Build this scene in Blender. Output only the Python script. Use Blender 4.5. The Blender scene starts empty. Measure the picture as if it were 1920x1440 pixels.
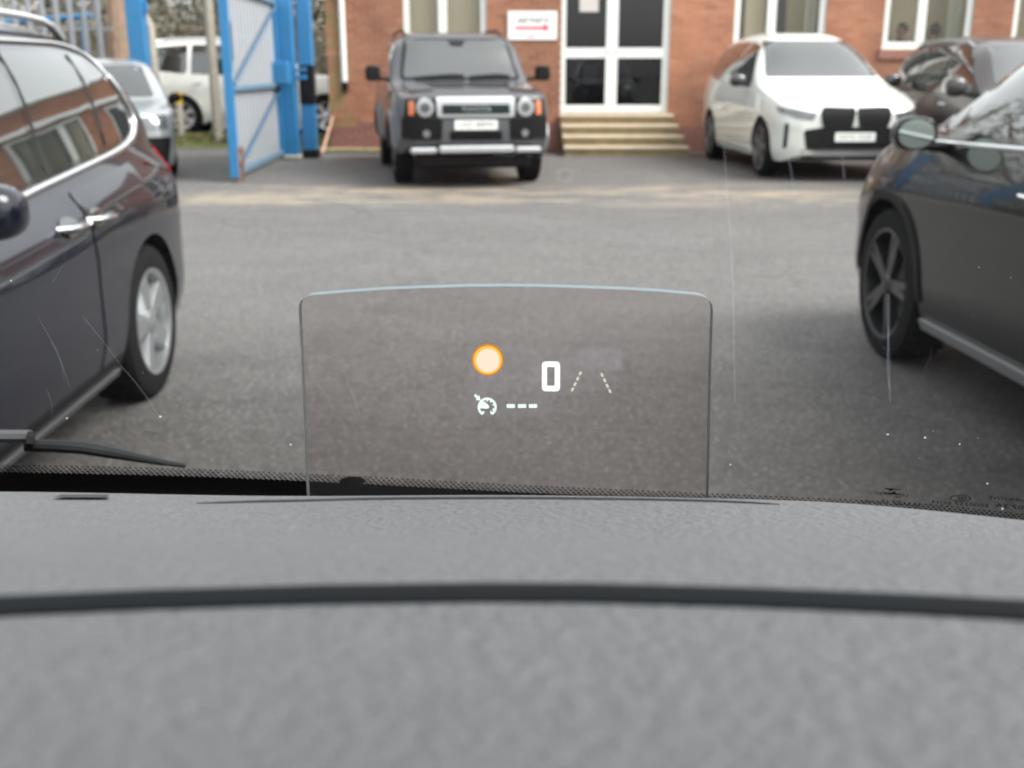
import bpy, bmesh, math, random
import numpy as np
from mathutils import Vector, Matrix
from mathutils.bvhtree import BVHTree
from mathutils.geometry import delaunay_2d_cdt
random.seed(7); np.random.seed(7)
R = math.radians
S = bpy.context.scene
COL = S.collection

# ---------------------------------------------------------------- camera, sky, sun, exposure
CAM = Vector((0, 0, 1.40)); PITCH = R(16.4); F = 2000.0        # F: focal length in photo pixels (1920 wide)
cd = bpy.data.cameras.new('camera'); cam = bpy.data.objects.new('camera', cd); COL.objects.link(cam)
cam.location = CAM; cam.rotation_euler = (R(90) - PITCH, 0, 0)
cd.sensor_width = 36; cd.lens = 36 * F / 1920; cd.clip_start = .01; cd.clip_end = 1000
cd.dof.use_dof = True; cd.dof.focus_distance = .60; cd.dof.aperture_fstop = 12.0
S.camera = cam
w = bpy.data.worlds.new('World'); S.world = w; w.use_nodes = True
nt = w.node_tree; bg = nt.nodes['Background']
sky = nt.nodes.new('ShaderNodeTexSky'); sky.sky_type = 'NISHITA'; sky.sun_disc = False
sky.sun_elevation = R(50); sky.sun_rotation = R(110); sky.air_density = 1.5; sky.dust_density = 5; sky.ozone_density = 1
hs = nt.nodes.new('ShaderNodeHueSaturation'); hs.inputs['Saturation'].default_value = .22
nt.links.new(sky.outputs[0], hs.inputs['Color']); gm = nt.nodes.new('ShaderNodeGamma'); gm.inputs['Gamma'].default_value = .5      # cloud cover evens the sky out
nt.links.new(hs.outputs[0], gm.inputs['Color']); nt.links.new(gm.outputs[0], bg.inputs['Color'])
bg.inputs['Strength'].default_value = .15
sd = bpy.data.lights.new('sun', 'SUN'); sd.energy = .8; sd.angle = R(35); sd.color = (1, .97, .93)
sun = bpy.data.objects.new('sun', sd); COL.objects.link(sun)
sun.rotation_euler = (R(40), 0, R(70))
S.view_settings.view_transform = 'Standard'; S.view_settings.look = 'None'
S.view_settings.exposure = 2.85; S.view_settings.gamma = 1; S.view_settings.use_curve_mapping = False
S.cycles.use_denoising = True
S.cycles.max_bounces = 7; S.cycles.diffuse_bounces = 3; S.cycles.glossy_bounces = 3
S.cycles.transparent_max_bounces = 14; S.cycles.caustics_reflective = False; S.cycles.caustics_refractive = False
S.cycles.sample_clamp_indirect = 8

# ---------------------------------------------------------------- pixel helpers (photo pixels, 1920 x 1440)
cT, sT = math.cos(PITCH), math.sin(PITCH)
def ray(px, py):
    a, b = (px - 960) / F, (720 - py) / F
    return Vector((a, cT + b * sT, -sT + b * cT))
def gnd(px, py, z=0.0):
    d = ray(px, py); t = (z - CAM.z) / d.z
    return CAM + d * t
def onY(px, py, Y):
    d = ray(px, py); return CAM + d * (Y / d.y)

# ---------------------------------------------------------------- materials
MATS = {}
def mat(name, col, rough=.5, metal=0, spec=.5, coat=0, var=0.0, scale=8.0, bump=0.0, bscale=60.0, coatr=.03, emit=None, es=1.0, rvar=0.0):
    if name in MATS: return MATS[name]
    m = bpy.data.materials.new(name); m.use_nodes = True; n = m.node_tree; b = n.nodes['Principled BSDF']
    b.inputs['Base Color'].default_value = (*col, 1); b.inputs['Roughness'].default_value = rough
    b.inputs['Metallic'].default_value = metal; b.inputs['Specular IOR Level'].default_value = spec
    b.inputs['Coat Weight'].default_value = coat; b.inputs['Coat Roughness'].default_value = coatr
    if emit: b.inputs['Emission Color'].default_value = (*emit, 1); b.inputs['Emission Strength'].default_value = es
    tc = n.nodes.new('ShaderNodeTexCoord')
    if var or rvar:
        no = n.nodes.new('ShaderNodeTexNoise'); no.inputs['Scale'].default_value = scale; no.inputs['Detail'].default_value = 6
        n.links.new(tc.outputs['Object'], no.inputs['Vector'])
    if var:
        mx = n.nodes.new('ShaderNodeMix'); mx.data_type = 'RGBA'
        mx.inputs[6].default_value = (*[c * (1 - var) for c in col], 1); mx.inputs[7].default_value = (*[min(1, c * (1 + var)) for c in col], 1)
        n.links.new(no.outputs['Fac'], mx.inputs[0]); n.links.new(mx.outputs[2], b.inputs['Base Color'])
    if rvar:
        mr = n.nodes.new('ShaderNodeMapRange'); mr.inputs[3].default_value = max(0, rough - rvar); mr.inputs[4].default_value = rough + rvar
        n.links.new(no.outputs['Fac'], mr.inputs[0]); n.links.new(mr.outputs[0], b.inputs['Roughness'])
    if bump:
        nb = n.nodes.new('ShaderNodeTexNoise'); nb.inputs['Scale'].default_value = bscale; nb.inputs['Detail'].default_value = 4
        n.links.new(tc.outputs['Object'], nb.inputs['Vector'])
        bp = n.nodes.new('ShaderNodeBump'); bp.inputs['Strength'].default_value = bump; bp.inputs['Distance'].default_value = .01
        n.links.new(nb.outputs['Fac'], bp.inputs['Height']); n.links.new(bp.outputs[0], b.inputs['Normal'])
    MATS[name] = m; return m
def paint(name, col, metal=.0, rough=.35):
    return mat(name, col, rough, metal, .12 if max(col) < .1 else .5, coat=.8 if max(col) < .1 else 1.0, coatr=.02, var=.06, scale=3)
def schlick(n, k):
    """Fresnel reflectance of a thin pane, the same from both sides"""
    lw = n.nodes.new('ShaderNodeLayerWeight'); lw.inputs['Blend'].default_value = .5
    p = n.nodes.new('ShaderNodeMath'); p.operation = 'POWER'; p.inputs[1].default_value = 5; n.links.new(lw.outputs['Facing'], p.inputs[0])
    q = n.nodes.new('ShaderNodeMath'); q.operation = 'MULTIPLY_ADD'; q.inputs[1].default_value = .96 * k; q.inputs[2].default_value = .04 * k; q.use_clamp = True; n.links.new(p.outputs[0], q.inputs[0]); return q.outputs[0]
def glassmat(name, tint, refl=.06, rough=.0):
    """clear pane: tinted transmission plus a Fresnel reflection"""
    if name in MATS: return MATS[name]
    m = bpy.data.materials.new(name); m.use_nodes = True; n = m.node_tree; n.nodes.clear()
    o = n.nodes.new('ShaderNodeOutputMaterial'); t = n.nodes.new('ShaderNodeBsdfTransparent'); g = n.nodes.new('ShaderNodeBsdfGlossy')
    t.inputs[0].default_value = (*tint, 1); g.inputs['Roughness'].default_value = rough
    mx = n.nodes.new('ShaderNodeMixShader'); n.links.new(schlick(n, refl / .04), mx.inputs[0]); n.links.new(t.outputs[0], mx.inputs[1]); n.links.new(g.outputs[0], mx.inputs[2])
    n.links.new(mx.outputs[0], o.inputs[0]); MATS[name] = m; return m

M_black = mat('black_plastic', (.0055, .0055, .006), .5, spec=.15, var=.2)
M_gloss = mat('gloss_black', (.006, .006, .007), .08, coat=1)
M_tyre = mat('tyre_rubber', (.009, .009, .0095), .8, spec=.1, var=.25, scale=12, bump=.3)
M_alloy = mat('alloy_silver', (.36, .37, .38), .32, .8, var=.05)
M_alloydk = mat('alloy_dark', (.035, .035, .038), .3, .6)
M_chrome = mat('chrome', (.75, .76, .77), .12, 1)
M_satin = mat('satin_silver', (.40, .41, .42), .38, .5)
M_white = mat('white_upvc', (.74, .75, .73), .3, var=.04)
M_plate = mat('plate_white', (.72, .73, .70), .4)
M_ink = mat('plate_ink', (.02, .02, .02), .6)
M_dkglass = mat('car_glass', (.012, .015, .015), .02, spec=1.0, coat=1, coatr=.0)
M_amber = mat('amber_lens', (.42, .10, .012), .15, coat=1)
M_red = mat('red_lens', (.45, .02, .02), .12, coat=1)
M_lens = mat('lamp_lens', (.20, .21, .22), .12, .4, coat=1)
M_lensdk = mat('lamp_lens_dark', (.10, .105, .11), .08, .3, coat=1)
M_blue = mat('blue_gate_paint', (.018, .15, .33), .45, var=.22, scale=5, bump=.15, bscale=30)
M_rust = mat('rust', (.17, .085, .05), .9, var=.5, scale=14, bump=.5)
M_pale = mat('galvanised_pale', (.36, .38, .41), .55, .1, var=.12, scale=6)
M_concrete = mat('concrete', (.34, .31, .26), .9, var=.25, scale=9, bump=.4)
M_mortar = mat('mortar', (.36, .30, .25), .95, var=.2, scale=20)

def island_mat(name, cols, rough=.85, scale=.9):
    m = bpy.data.materials.new(name); m.use_nodes = True; n = m.node_tree; b = n.nodes['Principled BSDF']
    b.inputs['Roughness'].default_value = rough
    ge = n.nodes.new('ShaderNodeNewGeometry'); rp_ = n.nodes.new('ShaderNodeValToRGB'); rp_.color_ramp.interpolation = 'LINEAR'
    els = rp_.color_ramp.elements
    while len(els) < len(cols): els.new(.5)
    for i, c in enumerate(cols): els[i].position = i / (len(cols) - 1); els[i].color = (*c, 1)
    n.links.new(ge.outputs['Random Per Island'], rp_.inputs[0])
    tc = n.nodes.new('ShaderNodeTexCoord'); no = n.nodes.new('ShaderNodeTexNoise'); no.inputs['Scale'].default_value = scale; no.inputs['Detail'].default_value = 8
    n.links.new(tc.outputs['Object'], no.inputs['Vector'])
    mr = n.nodes.new('ShaderNodeMapRange'); mr.inputs[1].default_value = .3; mr.inputs[2].default_value = .7; mr.inputs[3].default_value = .70; mr.inputs[4].default_value = 1.24
    n.links.new(no.outputs['Fac'], mr.inputs[0])
    mx = n.nodes.new('ShaderNodeMix'); mx.data_type = 'RGBA'; mx.blend_type = 'MULTIPLY'; mx.inputs[0].default_value = 1
    n.links.new(rp_.outputs[0], mx.inputs[6]); n.links.new(mr.outputs[0], mx.inputs[7]); n.links.new(mx.outputs[2], b.inputs['Base Color'])
    MATS[name] = m; return m
M_brick = island_mat('red_brick', [(.27, .105, .058), (.34, .14, .075), (.31, .125, .07), (.37, .165, .095)])
M_brickdk = island_mat('plinth_brick', [(.19, .075, .06), (.23, .09, .07), (.20, .085, .075), (.25, .11, .08)])
M_brickmoss = island_mat('mossy_brick', [(.22, .15, .06), (.27, .17, .07), (.25, .12, .06)])

def asphalt_mat():
    m = bpy.data.materials.new('worn_damp_shaded_asphalt'); m.use_nodes = True; n = m.node_tree; b = n.nodes['Principled BSDF']; L = n.links.new
    tc = n.nodes.new('ShaderNodeTexCoord')
    def noise(sc, det=5, stretch=None, rough=.6):
        no = n.nodes.new('ShaderNodeTexNoise'); no.inputs['Scale'].default_value = sc; no.inputs['Detail'].default_value = det; no.inputs['Roughness'].default_value = rough
        if stretch:
            mp = n.nodes.new('ShaderNodeMapping'); mp.inputs['Scale'].default_value = stretch; L(tc.outputs['Object'], mp.inputs[0]); L(mp.outputs[0], no.inputs['Vector'])
        else: L(tc.outputs['Object'], no.inputs['Vector'])
        return no.outputs['Fac']
    def rng(v, a, b_, c, d, sm=False):
        mr = n.nodes.new('ShaderNodeMapRange'); mr.inputs[1].default_value = a; mr.inputs[2].default_value = b_; mr.inputs[3].default_value = c; mr.inputs[4].default_value = d
        if sm: mr.interpolation_type = 'SMOOTHSTEP'
        L(v, mr.inputs[0]); return mr.outputs[0]
    def op(o, a, b_):
        k = n.nodes.new('ShaderNodeMath'); k.operation = o
        for i, v in enumerate((a, b_)):
            if isinstance(v, (int, float)): k.inputs[i].default_value = v
            else: L(v, k.inputs[i])
        return k.outputs[0]
    big, mid, fine = noise(.45), noise(2.3, 6), noise(90, 3)
    speck = noise(45, 2)
    sp = n.nodes.new('ShaderNodeSeparateXYZ'); L(tc.outputs['Object'], sp.inputs[0])
    ramp = n.nodes.new('ShaderNodeMix'); ramp.data_type = 'RGBA'; ramp.inputs[6].default_value = (.040, .0385, .038, 1); ramp.inputs[7].default_value = (.135, .130, .127, 1)
    f = op('ADD', op('ADD', op('MULTIPLY', rng(big, .3, .7, 0, 1), .22), op('MULTIPLY', rng(mid, .3, .7, 0, 1), .18)), op('MULTIPLY', rng(noise(13, 8, None, .75), .32, .68, 0, 1), .6)); L(f, ramp.inputs[0])
    # stone chips
    chip = n.nodes.new('ShaderNodeMix'); chip.data_type = 'RGBA'; chip.inputs[7].default_value = (.21, .20, .19, 1)
    L(rng(speck, .54, .66, 0, .9), chip.inputs[0]); L(ramp.outputs[2], chip.inputs[6])
    # worn sandy concrete streaks across the old joint in front of the parked cars
    y = sp.outputs[1]
    band = op('MULTIPLY', rng(y, 11.2, 12.0, 0, 1, True), rng(y, 13.2, 14.2, 1, 0, True))
    x = sp.outputs[0]
    bx_ = op('MULTIPLY', rng(x, -4.8, -3.2, 0, 1, True), rng(x, 3.2, 4.8, 1, 0, True))
    st = noise(1.0, 6, (.45, 2.2, 1), .65)
    wear = op('MULTIPLY', op('MULTIPLY', band, bx_), rng(op('ADD', op('MULTIPLY', st, .6), op('MULTIPLY', noise(1.6, 8, (1.2, 2.6, 1), .7), .4)), .46, .56, 0, 1, True))
    wm = n.nodes.new('ShaderNodeMix'); wm.data_type = 'RGBA'; wm.inputs[7].default_value = (.235, .195, .145, 1)
    L(op('MULTIPLY', wear, .9), wm.inputs[0]); L(chip.outputs[2], wm.inputs[6])
    # pale tyre-scuffed streaks
    st2 = noise(1.0, 5, (.25, 1.2, 1)); sc = n.nodes.new('ShaderNodeMix'); sc.data_type = 'RGBA'; sc.inputs[7].default_value = (.165, .157, .15, 1)
    L(rng(st2, .5, .72, 0, .10), sc.inputs[0]); L(wm.outputs[2], sc.inputs[6])
    vo = n.nodes.new('ShaderNodeTexVoronoi'); vo.feature = 'DISTANCE_TO_EDGE'; vo.inputs['Scale'].default_value = .33
    wp = n.nodes.new('ShaderNodeTexNoise'); wp.inputs['Scale'].default_value = 1.6; wp.inputs['Detail'].default_value = 6; L(tc.outputs['Object'], wp.inputs['Vector'])
    va = n.nodes.new('ShaderNodeVectorMath'); va.operation = 'MULTIPLY_ADD'; va.inputs[1].default_value = (1.1, 1.1, 0); L(wp.outputs['Color'], va.inputs[0]); L(tc.outputs['Object'], va.inputs[2]); L(va.outputs[0], vo.inputs['Vector'])
    ck = n.nodes.new('ShaderNodeMix'); ck.data_type = 'RGBA'; ck.inputs[7].default_value = (.022, .021, .02, 1); L(rng(vo.outputs['Distance'], .002, .008, .22, 0), ck.inputs[0]); L(sc.outputs[2], ck.inputs[6])
    # damp and the parked cars' shade painted in as darker near ground, ragged edge
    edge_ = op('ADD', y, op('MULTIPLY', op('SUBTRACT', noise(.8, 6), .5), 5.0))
    damp_shade = n.nodes.new('ShaderNodeMix'); damp_shade.data_type = 'RGBA'; damp_shade.blend_type = 'MULTIPLY'; damp_shade.inputs[7].default_value = (.60, .58, .57, 1)
    L(rng(edge_, 3.2, 6.8, 1, 0, True), damp_shade.inputs[0]); L(ck.outputs[2], damp_shade.inputs[6])
    L(damp_shade.outputs[2], b.inputs['Base Color'])
    L(rng(mid, .3, .7, .52, .78), b.inputs['Roughness']); b.inputs['Specular IOR Level'].default_value = .25
    bp = n.nodes.new('ShaderNodeBump'); bp.inputs['Strength'].default_value = .3; bp.inputs['Distance'].default_value = .008
    L(op('ADD', fine, op('MULTIPLY', speck, .6)), bp.inputs['Height']); L(bp.outputs[0], b.inputs['Normal'])
    return m
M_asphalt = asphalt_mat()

# ---------------------------------------------------------------- object helpers
def link(o, parent=None):
    COL.objects.link(o)
    if parent is not None: o.parent = parent
    return o
def tag(o, label=None, cat=None, group=None, kind=None):
    if label: o['label'] = label
    if cat: o['category'] = cat
    if group: o['group'] = group
    if kind: o['kind'] = kind
    return o
def thing(name, label, cat, loc=(0, 0, 0), rz=0, group=None):
    o = bpy.data.objects.new(name, None); o.empty_display_size = .1; o.location = loc; o.rotation_euler = (0, 0, rz)
    link(o); return tag(o, label, cat, group)
def meshobj(name, V, Fc, m, parent=None, smooth=False, angle=35):
    me = bpy.data.meshes.new(name); me.from_pydata([tuple(v) for v in V], [], [tuple(f) for f in Fc]); me.update()
    for k in (m if isinstance(m, (list, tuple)) else [m]): me.materials.append(k)
    if smooth:
        me.polygons.foreach_set('use_smooth', [True] * len(me.polygons)); me.set_sharp_from_angle(angle=R(angle))
    return link(bpy.data.objects.new(name, me), parent)
def bmobj(name, bm, m, parent=None, smooth=False, angle=35):
    me = bpy.data.meshes.new(name); bmesh.ops.recalc_face_normals(bm, faces=bm.faces); bm.to_mesh(me); bm.free()
    for k in (m if isinstance(m, (list, tuple)) else [m]): me.materials.append(k)
    if smooth:
        me.polygons.foreach_set('use_smooth', [True] * len(me.polygons)); me.set_sharp_from_angle(angle=R(angle))
    return link(bpy.data.objects.new(name, me), parent)
class MB:
    """collects simple solids for one mesh object"""
    def __init__(s): s.V = []; s.F = []
    def add(s, V, Fc):
        o = len(s.V); s.V += [tuple(v) for v in V]; s.F += [tuple(i + o for i in f) for f in Fc]; return s
    def box(s, a, b, top=None):
        x0, y0, z0 = a; x1, y1, z1 = b
        return s.add([(x0, y0, z0), (x1, y0, z0), (x1, y1, z0), (x0, y1, z0), (x0, y0, z1), (x1, y0, z1), (x1, y1, z1), (x0, y1, z1)],
                     [(3, 2, 1, 0), (4, 5, 6, 7), (0, 1, 5, 4), (1, 2, 6, 5), (2, 3, 7, 6), (3, 0, 4, 7)])
    def tube(s, pts, r, n=8, cap=True):
        pts = [Vector(p) for p in pts]; rs = r if isinstance(r, (list, tuple)) else [r] * len(pts); V = []; Fc = []
        up = Vector((0, 0, 1)); prev = None
        for i, p in enumerate(pts):
            t = (pts[min(i + 1, len(pts) - 1)] - pts[max(i - 1, 0)]).normalized()
            a = prev - t * prev.dot(t) if prev is not None else t.cross(up if abs(t.z) < .9 else Vector((1, 0, 0)))
            a.normalize(); prev = a; b = t.cross(a)
            rr = rs[i] if isinstance(rs[i], (list, tuple)) else (rs[i], rs[i])
            V += [p + a * rr[0] * math.cos(2 * math.pi * k / n) + b * rr[1] * math.sin(2 * math.pi * k / n) for k in range(n)]
        for i in range(len(pts) - 1):
            for k in range(n): Fc.append((i * n + k, i * n + (k + 1) % n, (i + 1) * n + (k + 1) % n, (i + 1) * n + k))
        if cap: Fc += [tuple(range(n - 1, -1, -1)), tuple((len(pts) - 1) * n + k for k in range(n))]
        return s.add(V, Fc)
    def lathe(s, prof, n=32, axis='y', c=(0, 0, 0), arc=None):
        """prof: (radius, along); about axis y"""
        V = []; Fc = []; a0, a1 = arc or (0, 2 * math.pi); m = n if arc is None else n + 1; k = len(prof)
        for i in range(m):
            t = a0 + (a1 - a0) * i / n
            for r, h in prof:
                if axis == 'y': V.append((c[0] + r * math.cos(t), c[1] + h, c[2] + r * math.sin(t)))
                else: V.append((c[0] + r * math.cos(t), c[1] + r * math.sin(t), c[2] + h))
        for i in range(n):
            j = (i + 1) % m
            for q in range(k - 1): Fc.append((i * k + q, j * k + q, j * k + q + 1, i * k + q + 1))
        return s.add(V, Fc)
    def prism(s, poly, axis, a, b):
        n = len(poly); P = lambda u, v, h: {'x': (h, u, v), 'y': (u, h, v), 'z': (u, v, h)}[axis]
        V = [P(u, v, a) for u, v in poly] + [P(u, v, b) for u, v in poly]
        Fc = [tuple(range(n - 1, -1, -1)), tuple(range(n, 2 * n))] + [(i, (i + 1) % n, (i + 1) % n + n, i + n) for i in range(n)]
        return s.add(V, Fc)
    def build(s, name, m, parent=None, smooth=False, angle=35, bevel=0):
        bm = bmesh.new(); vs = [bm.verts.new(v) for v in s.V]
        for f in s.F:
            try: bm.faces.new([vs[i] for i in f])
            except ValueError: pass
        if bevel: bmesh.ops.bevel(bm, geom=bm.edges[:], offset=bevel, segments=1, affect='EDGES', profile=.5)
        return bmobj(name, bm, m, parent, smooth, angle)
def rp(pts, r, n=5):
    """round the corners of a polygon; r a number or one per corner"""
    out = []; N = len(pts)
    for i in range(N):
        p0, p, p1 = Vector(pts[i - 1]), Vector(pts[i]), Vector(pts[(i + 1) % N]); rr = r[i] if isinstance(r, (list, tuple)) else r
        a, b = (p0 - p), (p1 - p); rr = min(rr, a.length * .48, b.length * .48); a = p + a.normalized() * rr; b = p + b.normalized() * rr
        if rr < 1e-5: out.append(tuple(p)); continue
        for k in range(n + 1):
            t = k / n; out.append(tuple(a * (1 - t) ** 2 + p * 2 * t * (1 - t) + b * t * t))
    return out
def band(path, w0, w1=None):
    """2D polyline -> polygon strip"""
    w1 = w0 if w1 is None else w1; A = []; B = []; n = len(path)
    for i, p in enumerate(path):
        t = (Vector(path[min(i + 1, n - 1)]) - Vector(path[max(i - 1, 0)])).normalized(); nn = Vector((-t[1], t[0])); ww = (w0 + (w1 - w0) * i / (n - 1)) / 2
        A.append(tuple(Vector(p) + nn * ww)); B.append(tuple(Vector(p) - nn * ww))
    return A + B[::-1]
def text_mesh(s, size, shear=0):
    c = bpy.data.curves.new('t', 'FONT'); c.body = s; c.size = size; c.align_x = 'CENTER'; c.align_y = 'CENTER'; c.shear = shear; c.resolution_u = 2
    o = bpy.data.objects.new('t', c); COL.objects.link(o); bpy.context.view_layer.update()
    me = bpy.data.meshes.new_from_object(o.evaluated_get(bpy.context.evaluated_depsgraph_get()))
    V = [v.co.copy() for v in me.vertices]; Fc = [tuple(p.vertices) for p in me.polygons]
    bpy.data.objects.remove(o); bpy.data.curves.remove(c); bpy.data.meshes.remove(me); return V, Fc
def text_obj(name, s, size, fn, m, parent, shear=0, width=None):
    V, Fc = text_mesh(s, size, shear)
    if width:
        x0 = min(v.x for v in V); x1 = max(v.x for v in V); k = width / (x1 - x0); V = [Vector((v.x * k, v.y, 0)) for v in V]
    return meshobj(name, [fn(v.x, v.y) for v in V], Fc, m, parent)
def pchip(xs, ys):
    xs = np.array(xs, float); ys = np.array(ys, float); o = np.argsort(xs); xs = xs[o]; ys = ys[o]
    h = np.diff(xs); d = np.diff(ys) / h; m = np.zeros(len(xs)); m[0] = d[0]; m[-1] = d[-1]
    for i in range(1, len(xs) - 1):
        if d[i - 1] * d[i] > 0:
            a, b = 2 * h[i] + h[i - 1], h[i] + 2 * h[i - 1]; m[i] = (a + b) / (a / d[i - 1] + b / d[i])
    def f(x):
        x = min(max(x, xs[0]), xs[-1]); i = min(max(int(np.searchsorted(xs, x) - 1), 0), len(h) - 1); t = (x - xs[i]) / h[i]
        return float((2*t**3 - 3*t*t + 1) * ys[i] + (t**3 - 2*t*t + t) * h[i] * m[i] + (-2*t**3 + 3*t*t) * ys[i+1] + (t**3 - t*t) * h[i] * m[i+1])
    return f

# ---------------------------------------------------------------- cars
class Car:
    """local axes: x forward, y to the car's left, z up; origin on the ground under the middle"""
    def __init__(s, name, label, sp, loc, heading, body_mat):
        s.sp = sp; s.root = thing(name, label, 'car', loc, heading)
        T, B, P, Be, N = (pchip(*zip(*sp[k])) for k in ('top', 'bot', 'plan', 'belt', 'n'))
        x1 = max(p[0] for p in sp['top']); x0 = min(p[0] for p in sp['top'])
        xs = sorted(set([x0, x1] + list(np.linspace(x0, x1, 64)) + [x1 - d for d in (.01, .03, .06, .1, .15)] + [x0 + d for d in (.01, .03, .06, .1, .15)]))
        rows = []
        for x in xs:
            t, b, wv, n = T(x), B(x), P(x), N(x); be = min(Be(x), t - .05); k = sp.get('k', .25); sec = [(0, b), (wv * .5, b), (wv * .86, b)]
            for i in range(12):
                v = i / 11; z = b + (be - b) * v
                y = wv * (1 - sp.get('tuck', .06) * (1 - min(v / .3, 1)) ** 2 - sp.get('sh', .02) * max(0, (v - .78) / .22) ** 1.5 + sp.get('crease', .012) * math.exp(-((v - sp.get('cv', .8)) / .07) ** 2))
                sec.append((y, z))
            ws = sec[-1][0]
            for i in range(1, 17):
                a = math.pi / 2 * i / 16; q = math.sin(a) ** (2 / n); z = be + (t - be) * q
                sec.append((max(0, (ws - k * (z - be)) * math.cos(a) ** (2 / n)) if i < 16 else 0, z))
            rows.append((x, sec))
        def cap(x, sec, sgn):
            zc = sum(p[1] for p in sec) / len(sec); out = []
            for f, dx in ((.975, .012), (.9, .024), (.7, .04), (.4, .05), (.02, .053)):
                out.append((x + sgn * dx * sp.get('dome', 1), [(y * f, zc + (z - zc) * f) for y, z in sec]))
            return out
        rows = cap(x0, rows[0][1], -1)[::-1] + rows + cap(x1, rows[-1][1], 1)
        V = []; Fc = []; m = len(rows[0][1]); ring = 2 * m - 2
        for x, sec in rows:
            V += [(x, y, z) for y, z in sec] + [(x, -y, z) for y, z in sec[-2:0:-1]]
        for i in range(len(rows) - 1):
            for q in range(ring): Fc.append((i * ring + q, i * ring + (q + 1) % ring, (i + 1) * ring + (q + 1) % ring, (i + 1) * ring + q))
        Fc.append(tuple(range(ring))); Fc.append(tuple(reversed(range((len(rows) - 1) * ring, len(rows) * ring))))
        bm = bmesh.new(); vs = [bm.verts.new(v) for v in V]
        for f in Fc: bm.faces.new([vs[i] for i in f])
        body = bmobj('body', bm, [body_mat, M_black], s.root)
        # wheel arches
        ax = sp['axles']; wr = sp['wheel']; cm = MB()
        for a in ax:
            for sd in (1, -1):
                y0, y1 = sorted((sd * (sp['W'] - .30), sd * (sp['W'] + .3)))
                cm.prism([(a + (wr + sp.get('gap', .045)) * math.cos(2 * math.pi * i / 40), wr + (wr + sp.get('gap', .045)) * math.sin(2 * math.pi * i / 40)) for i in range(40)], 'y', y0, y1)
        cut = cm.build('cutter', M_black, s.root)
        md = body.modifiers.new('b', 'BOOLEAN'); md.object = cut; md.operation = 'DIFFERENCE'; md.solver = 'EXACT'
        try: md.material_mode = 'TRANSFER'
        except Exception: pass
        bpy.context.view_layer.update()
        me = bpy.data.meshes.new_from_object(body.evaluated_get(bpy.context.evaluated_depsgraph_get()))
        body.modifiers.clear(); body.data = me; bpy.data.objects.remove(cut)
        me.polygons.foreach_set('use_smooth', [True] * len(me.polygons)); me.set_sharp_from_angle(angle=R(40))
        s.body = body; s.bvh = BVHTree.FromPolygons([v.co for v in me.vertices], [p.vertices for p in me.polygons])
        s.heading = heading
    def hit(s, u, v, view):
        o, d = {'L': (Vector((u, 3, v)), Vector((0, -1, 0))), 'R': (Vector((u, -3, v)), Vector((0, 1, 0))),
                'F': (Vector((6, u, v)), Vector((-1, 0, 0))), 'B': (Vector((-6, u, v)), Vector((1, 0, 0))), 'T': (Vector((u, v, 5)), Vector((0, 0, -1)))}[view]
        p, n, *_ = s.bvh.ray_cast(o, d)
        if p is None: p, n, *_ = s.bvh.find_nearest(o + d * (2.05 if view in 'LR' else 3.6)); 
        return p, (n if n.dot(d) < 0 else -n)
    def patch(s, name, poly, view, m, parent=None, off=.004, th=.004, res=.07, smooth=True, flat=None):
        """a panel of the given outline lying on the body, seen from one side"""
        P = []; N = len(poly)
        for i in range(N):
            a, b = Vector(poly[i]), Vector(poly[(i + 1) % N]); k = max(1, int((b - a).length / res))
            P += [a.lerp(b, j / k) for j in range(k)]
        nb = len(P); us = [p[0] for p in P]; vs = [p[1] for p in P]
        def inside(x, y):
            c = False; j = nb - 1
            for i in range(nb):
                if (P[i][1] > y) != (P[j][1] > y) and x < (P[j][0] - P[i][0]) * (y - P[i][1]) / (P[j][1] - P[i][1]) + P[i][0]: c = not c
                j = i
            return c
        def far(x, y): return min((p[0] - x) ** 2 + (p[1] - y) ** 2 for p in P) > (res * .45) ** 2
        u = min(us) + res / 2
        while u < max(us):
            v = min(vs) + res / 2
            while v < max(vs):
                if inside(u, v) and far(u, v): P.append(Vector((u, v)))
                v += res
            u += res
        r = delaunay_2d_cdt(P, [(i, (i + 1) % nb) for i in range(nb)], [], 1, 1e-6)
        pv, pf = r[0], r[2]; top = []; bot = []
        for p in pv:
            h, n = s.hit(p[0], p[1], view)
            if flat is not None: 
                h = h.copy(); h[0 if view in 'FB' else 1] = flat; n = {'F': Vector((1, 0, 0)), 'B': Vector((-1, 0, 0)), 'L': Vector((0, 1, 0)), 'R': Vector((0, -1, 0))}[view]
            top.append(h + n * off); bot.append(h + n * (off - th - .002))
        bm = bmesh.new(); tv = [bm.verts.new(x) for x in top]; bv = [bm.verts.new(x) for x in bot]
        fl = []
        for f in pf:
            try: fl.append(bm.faces.new([tv[i] for i in f]))
            except ValueError: pass
        for e in list(bm.edges):
            if len(e.link_faces) == 1:
                a, b = tv.index(e.verts[0]), tv.index(e.verts[1])
                try: bm.faces.new([tv[a], tv[b], bv[b], bv[a]])
                except ValueError: pass
        bmesh.ops.delete(bm, geom=[v for v in bm.verts if not v.link_faces], context='VERTS')
        # orient outwards
        out = {'L': Vector((0, 1, 0)), 'R': Vector((0, -1, 0)), 'F': Vector((1, 0, 0)), 'B': Vector((-1, 0, 0)), 'T': Vector((0, 0, 1))}[view]
        me = bpy.data.meshes.new(name); bm.normal_update()
        for f in fl:
            if f.is_valid and f.normal.dot(out) < 0: f.normal_flip()
        bm.to_mesh(me); bm.free()
        me.materials.append(m); me.polygons.foreach_set('use_smooth', [True] * len(me.polygons)); me.set_sharp_from_angle(angle=R(30))
        return link(bpy.data.objects.new(name, me), parent or s.root)
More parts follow.
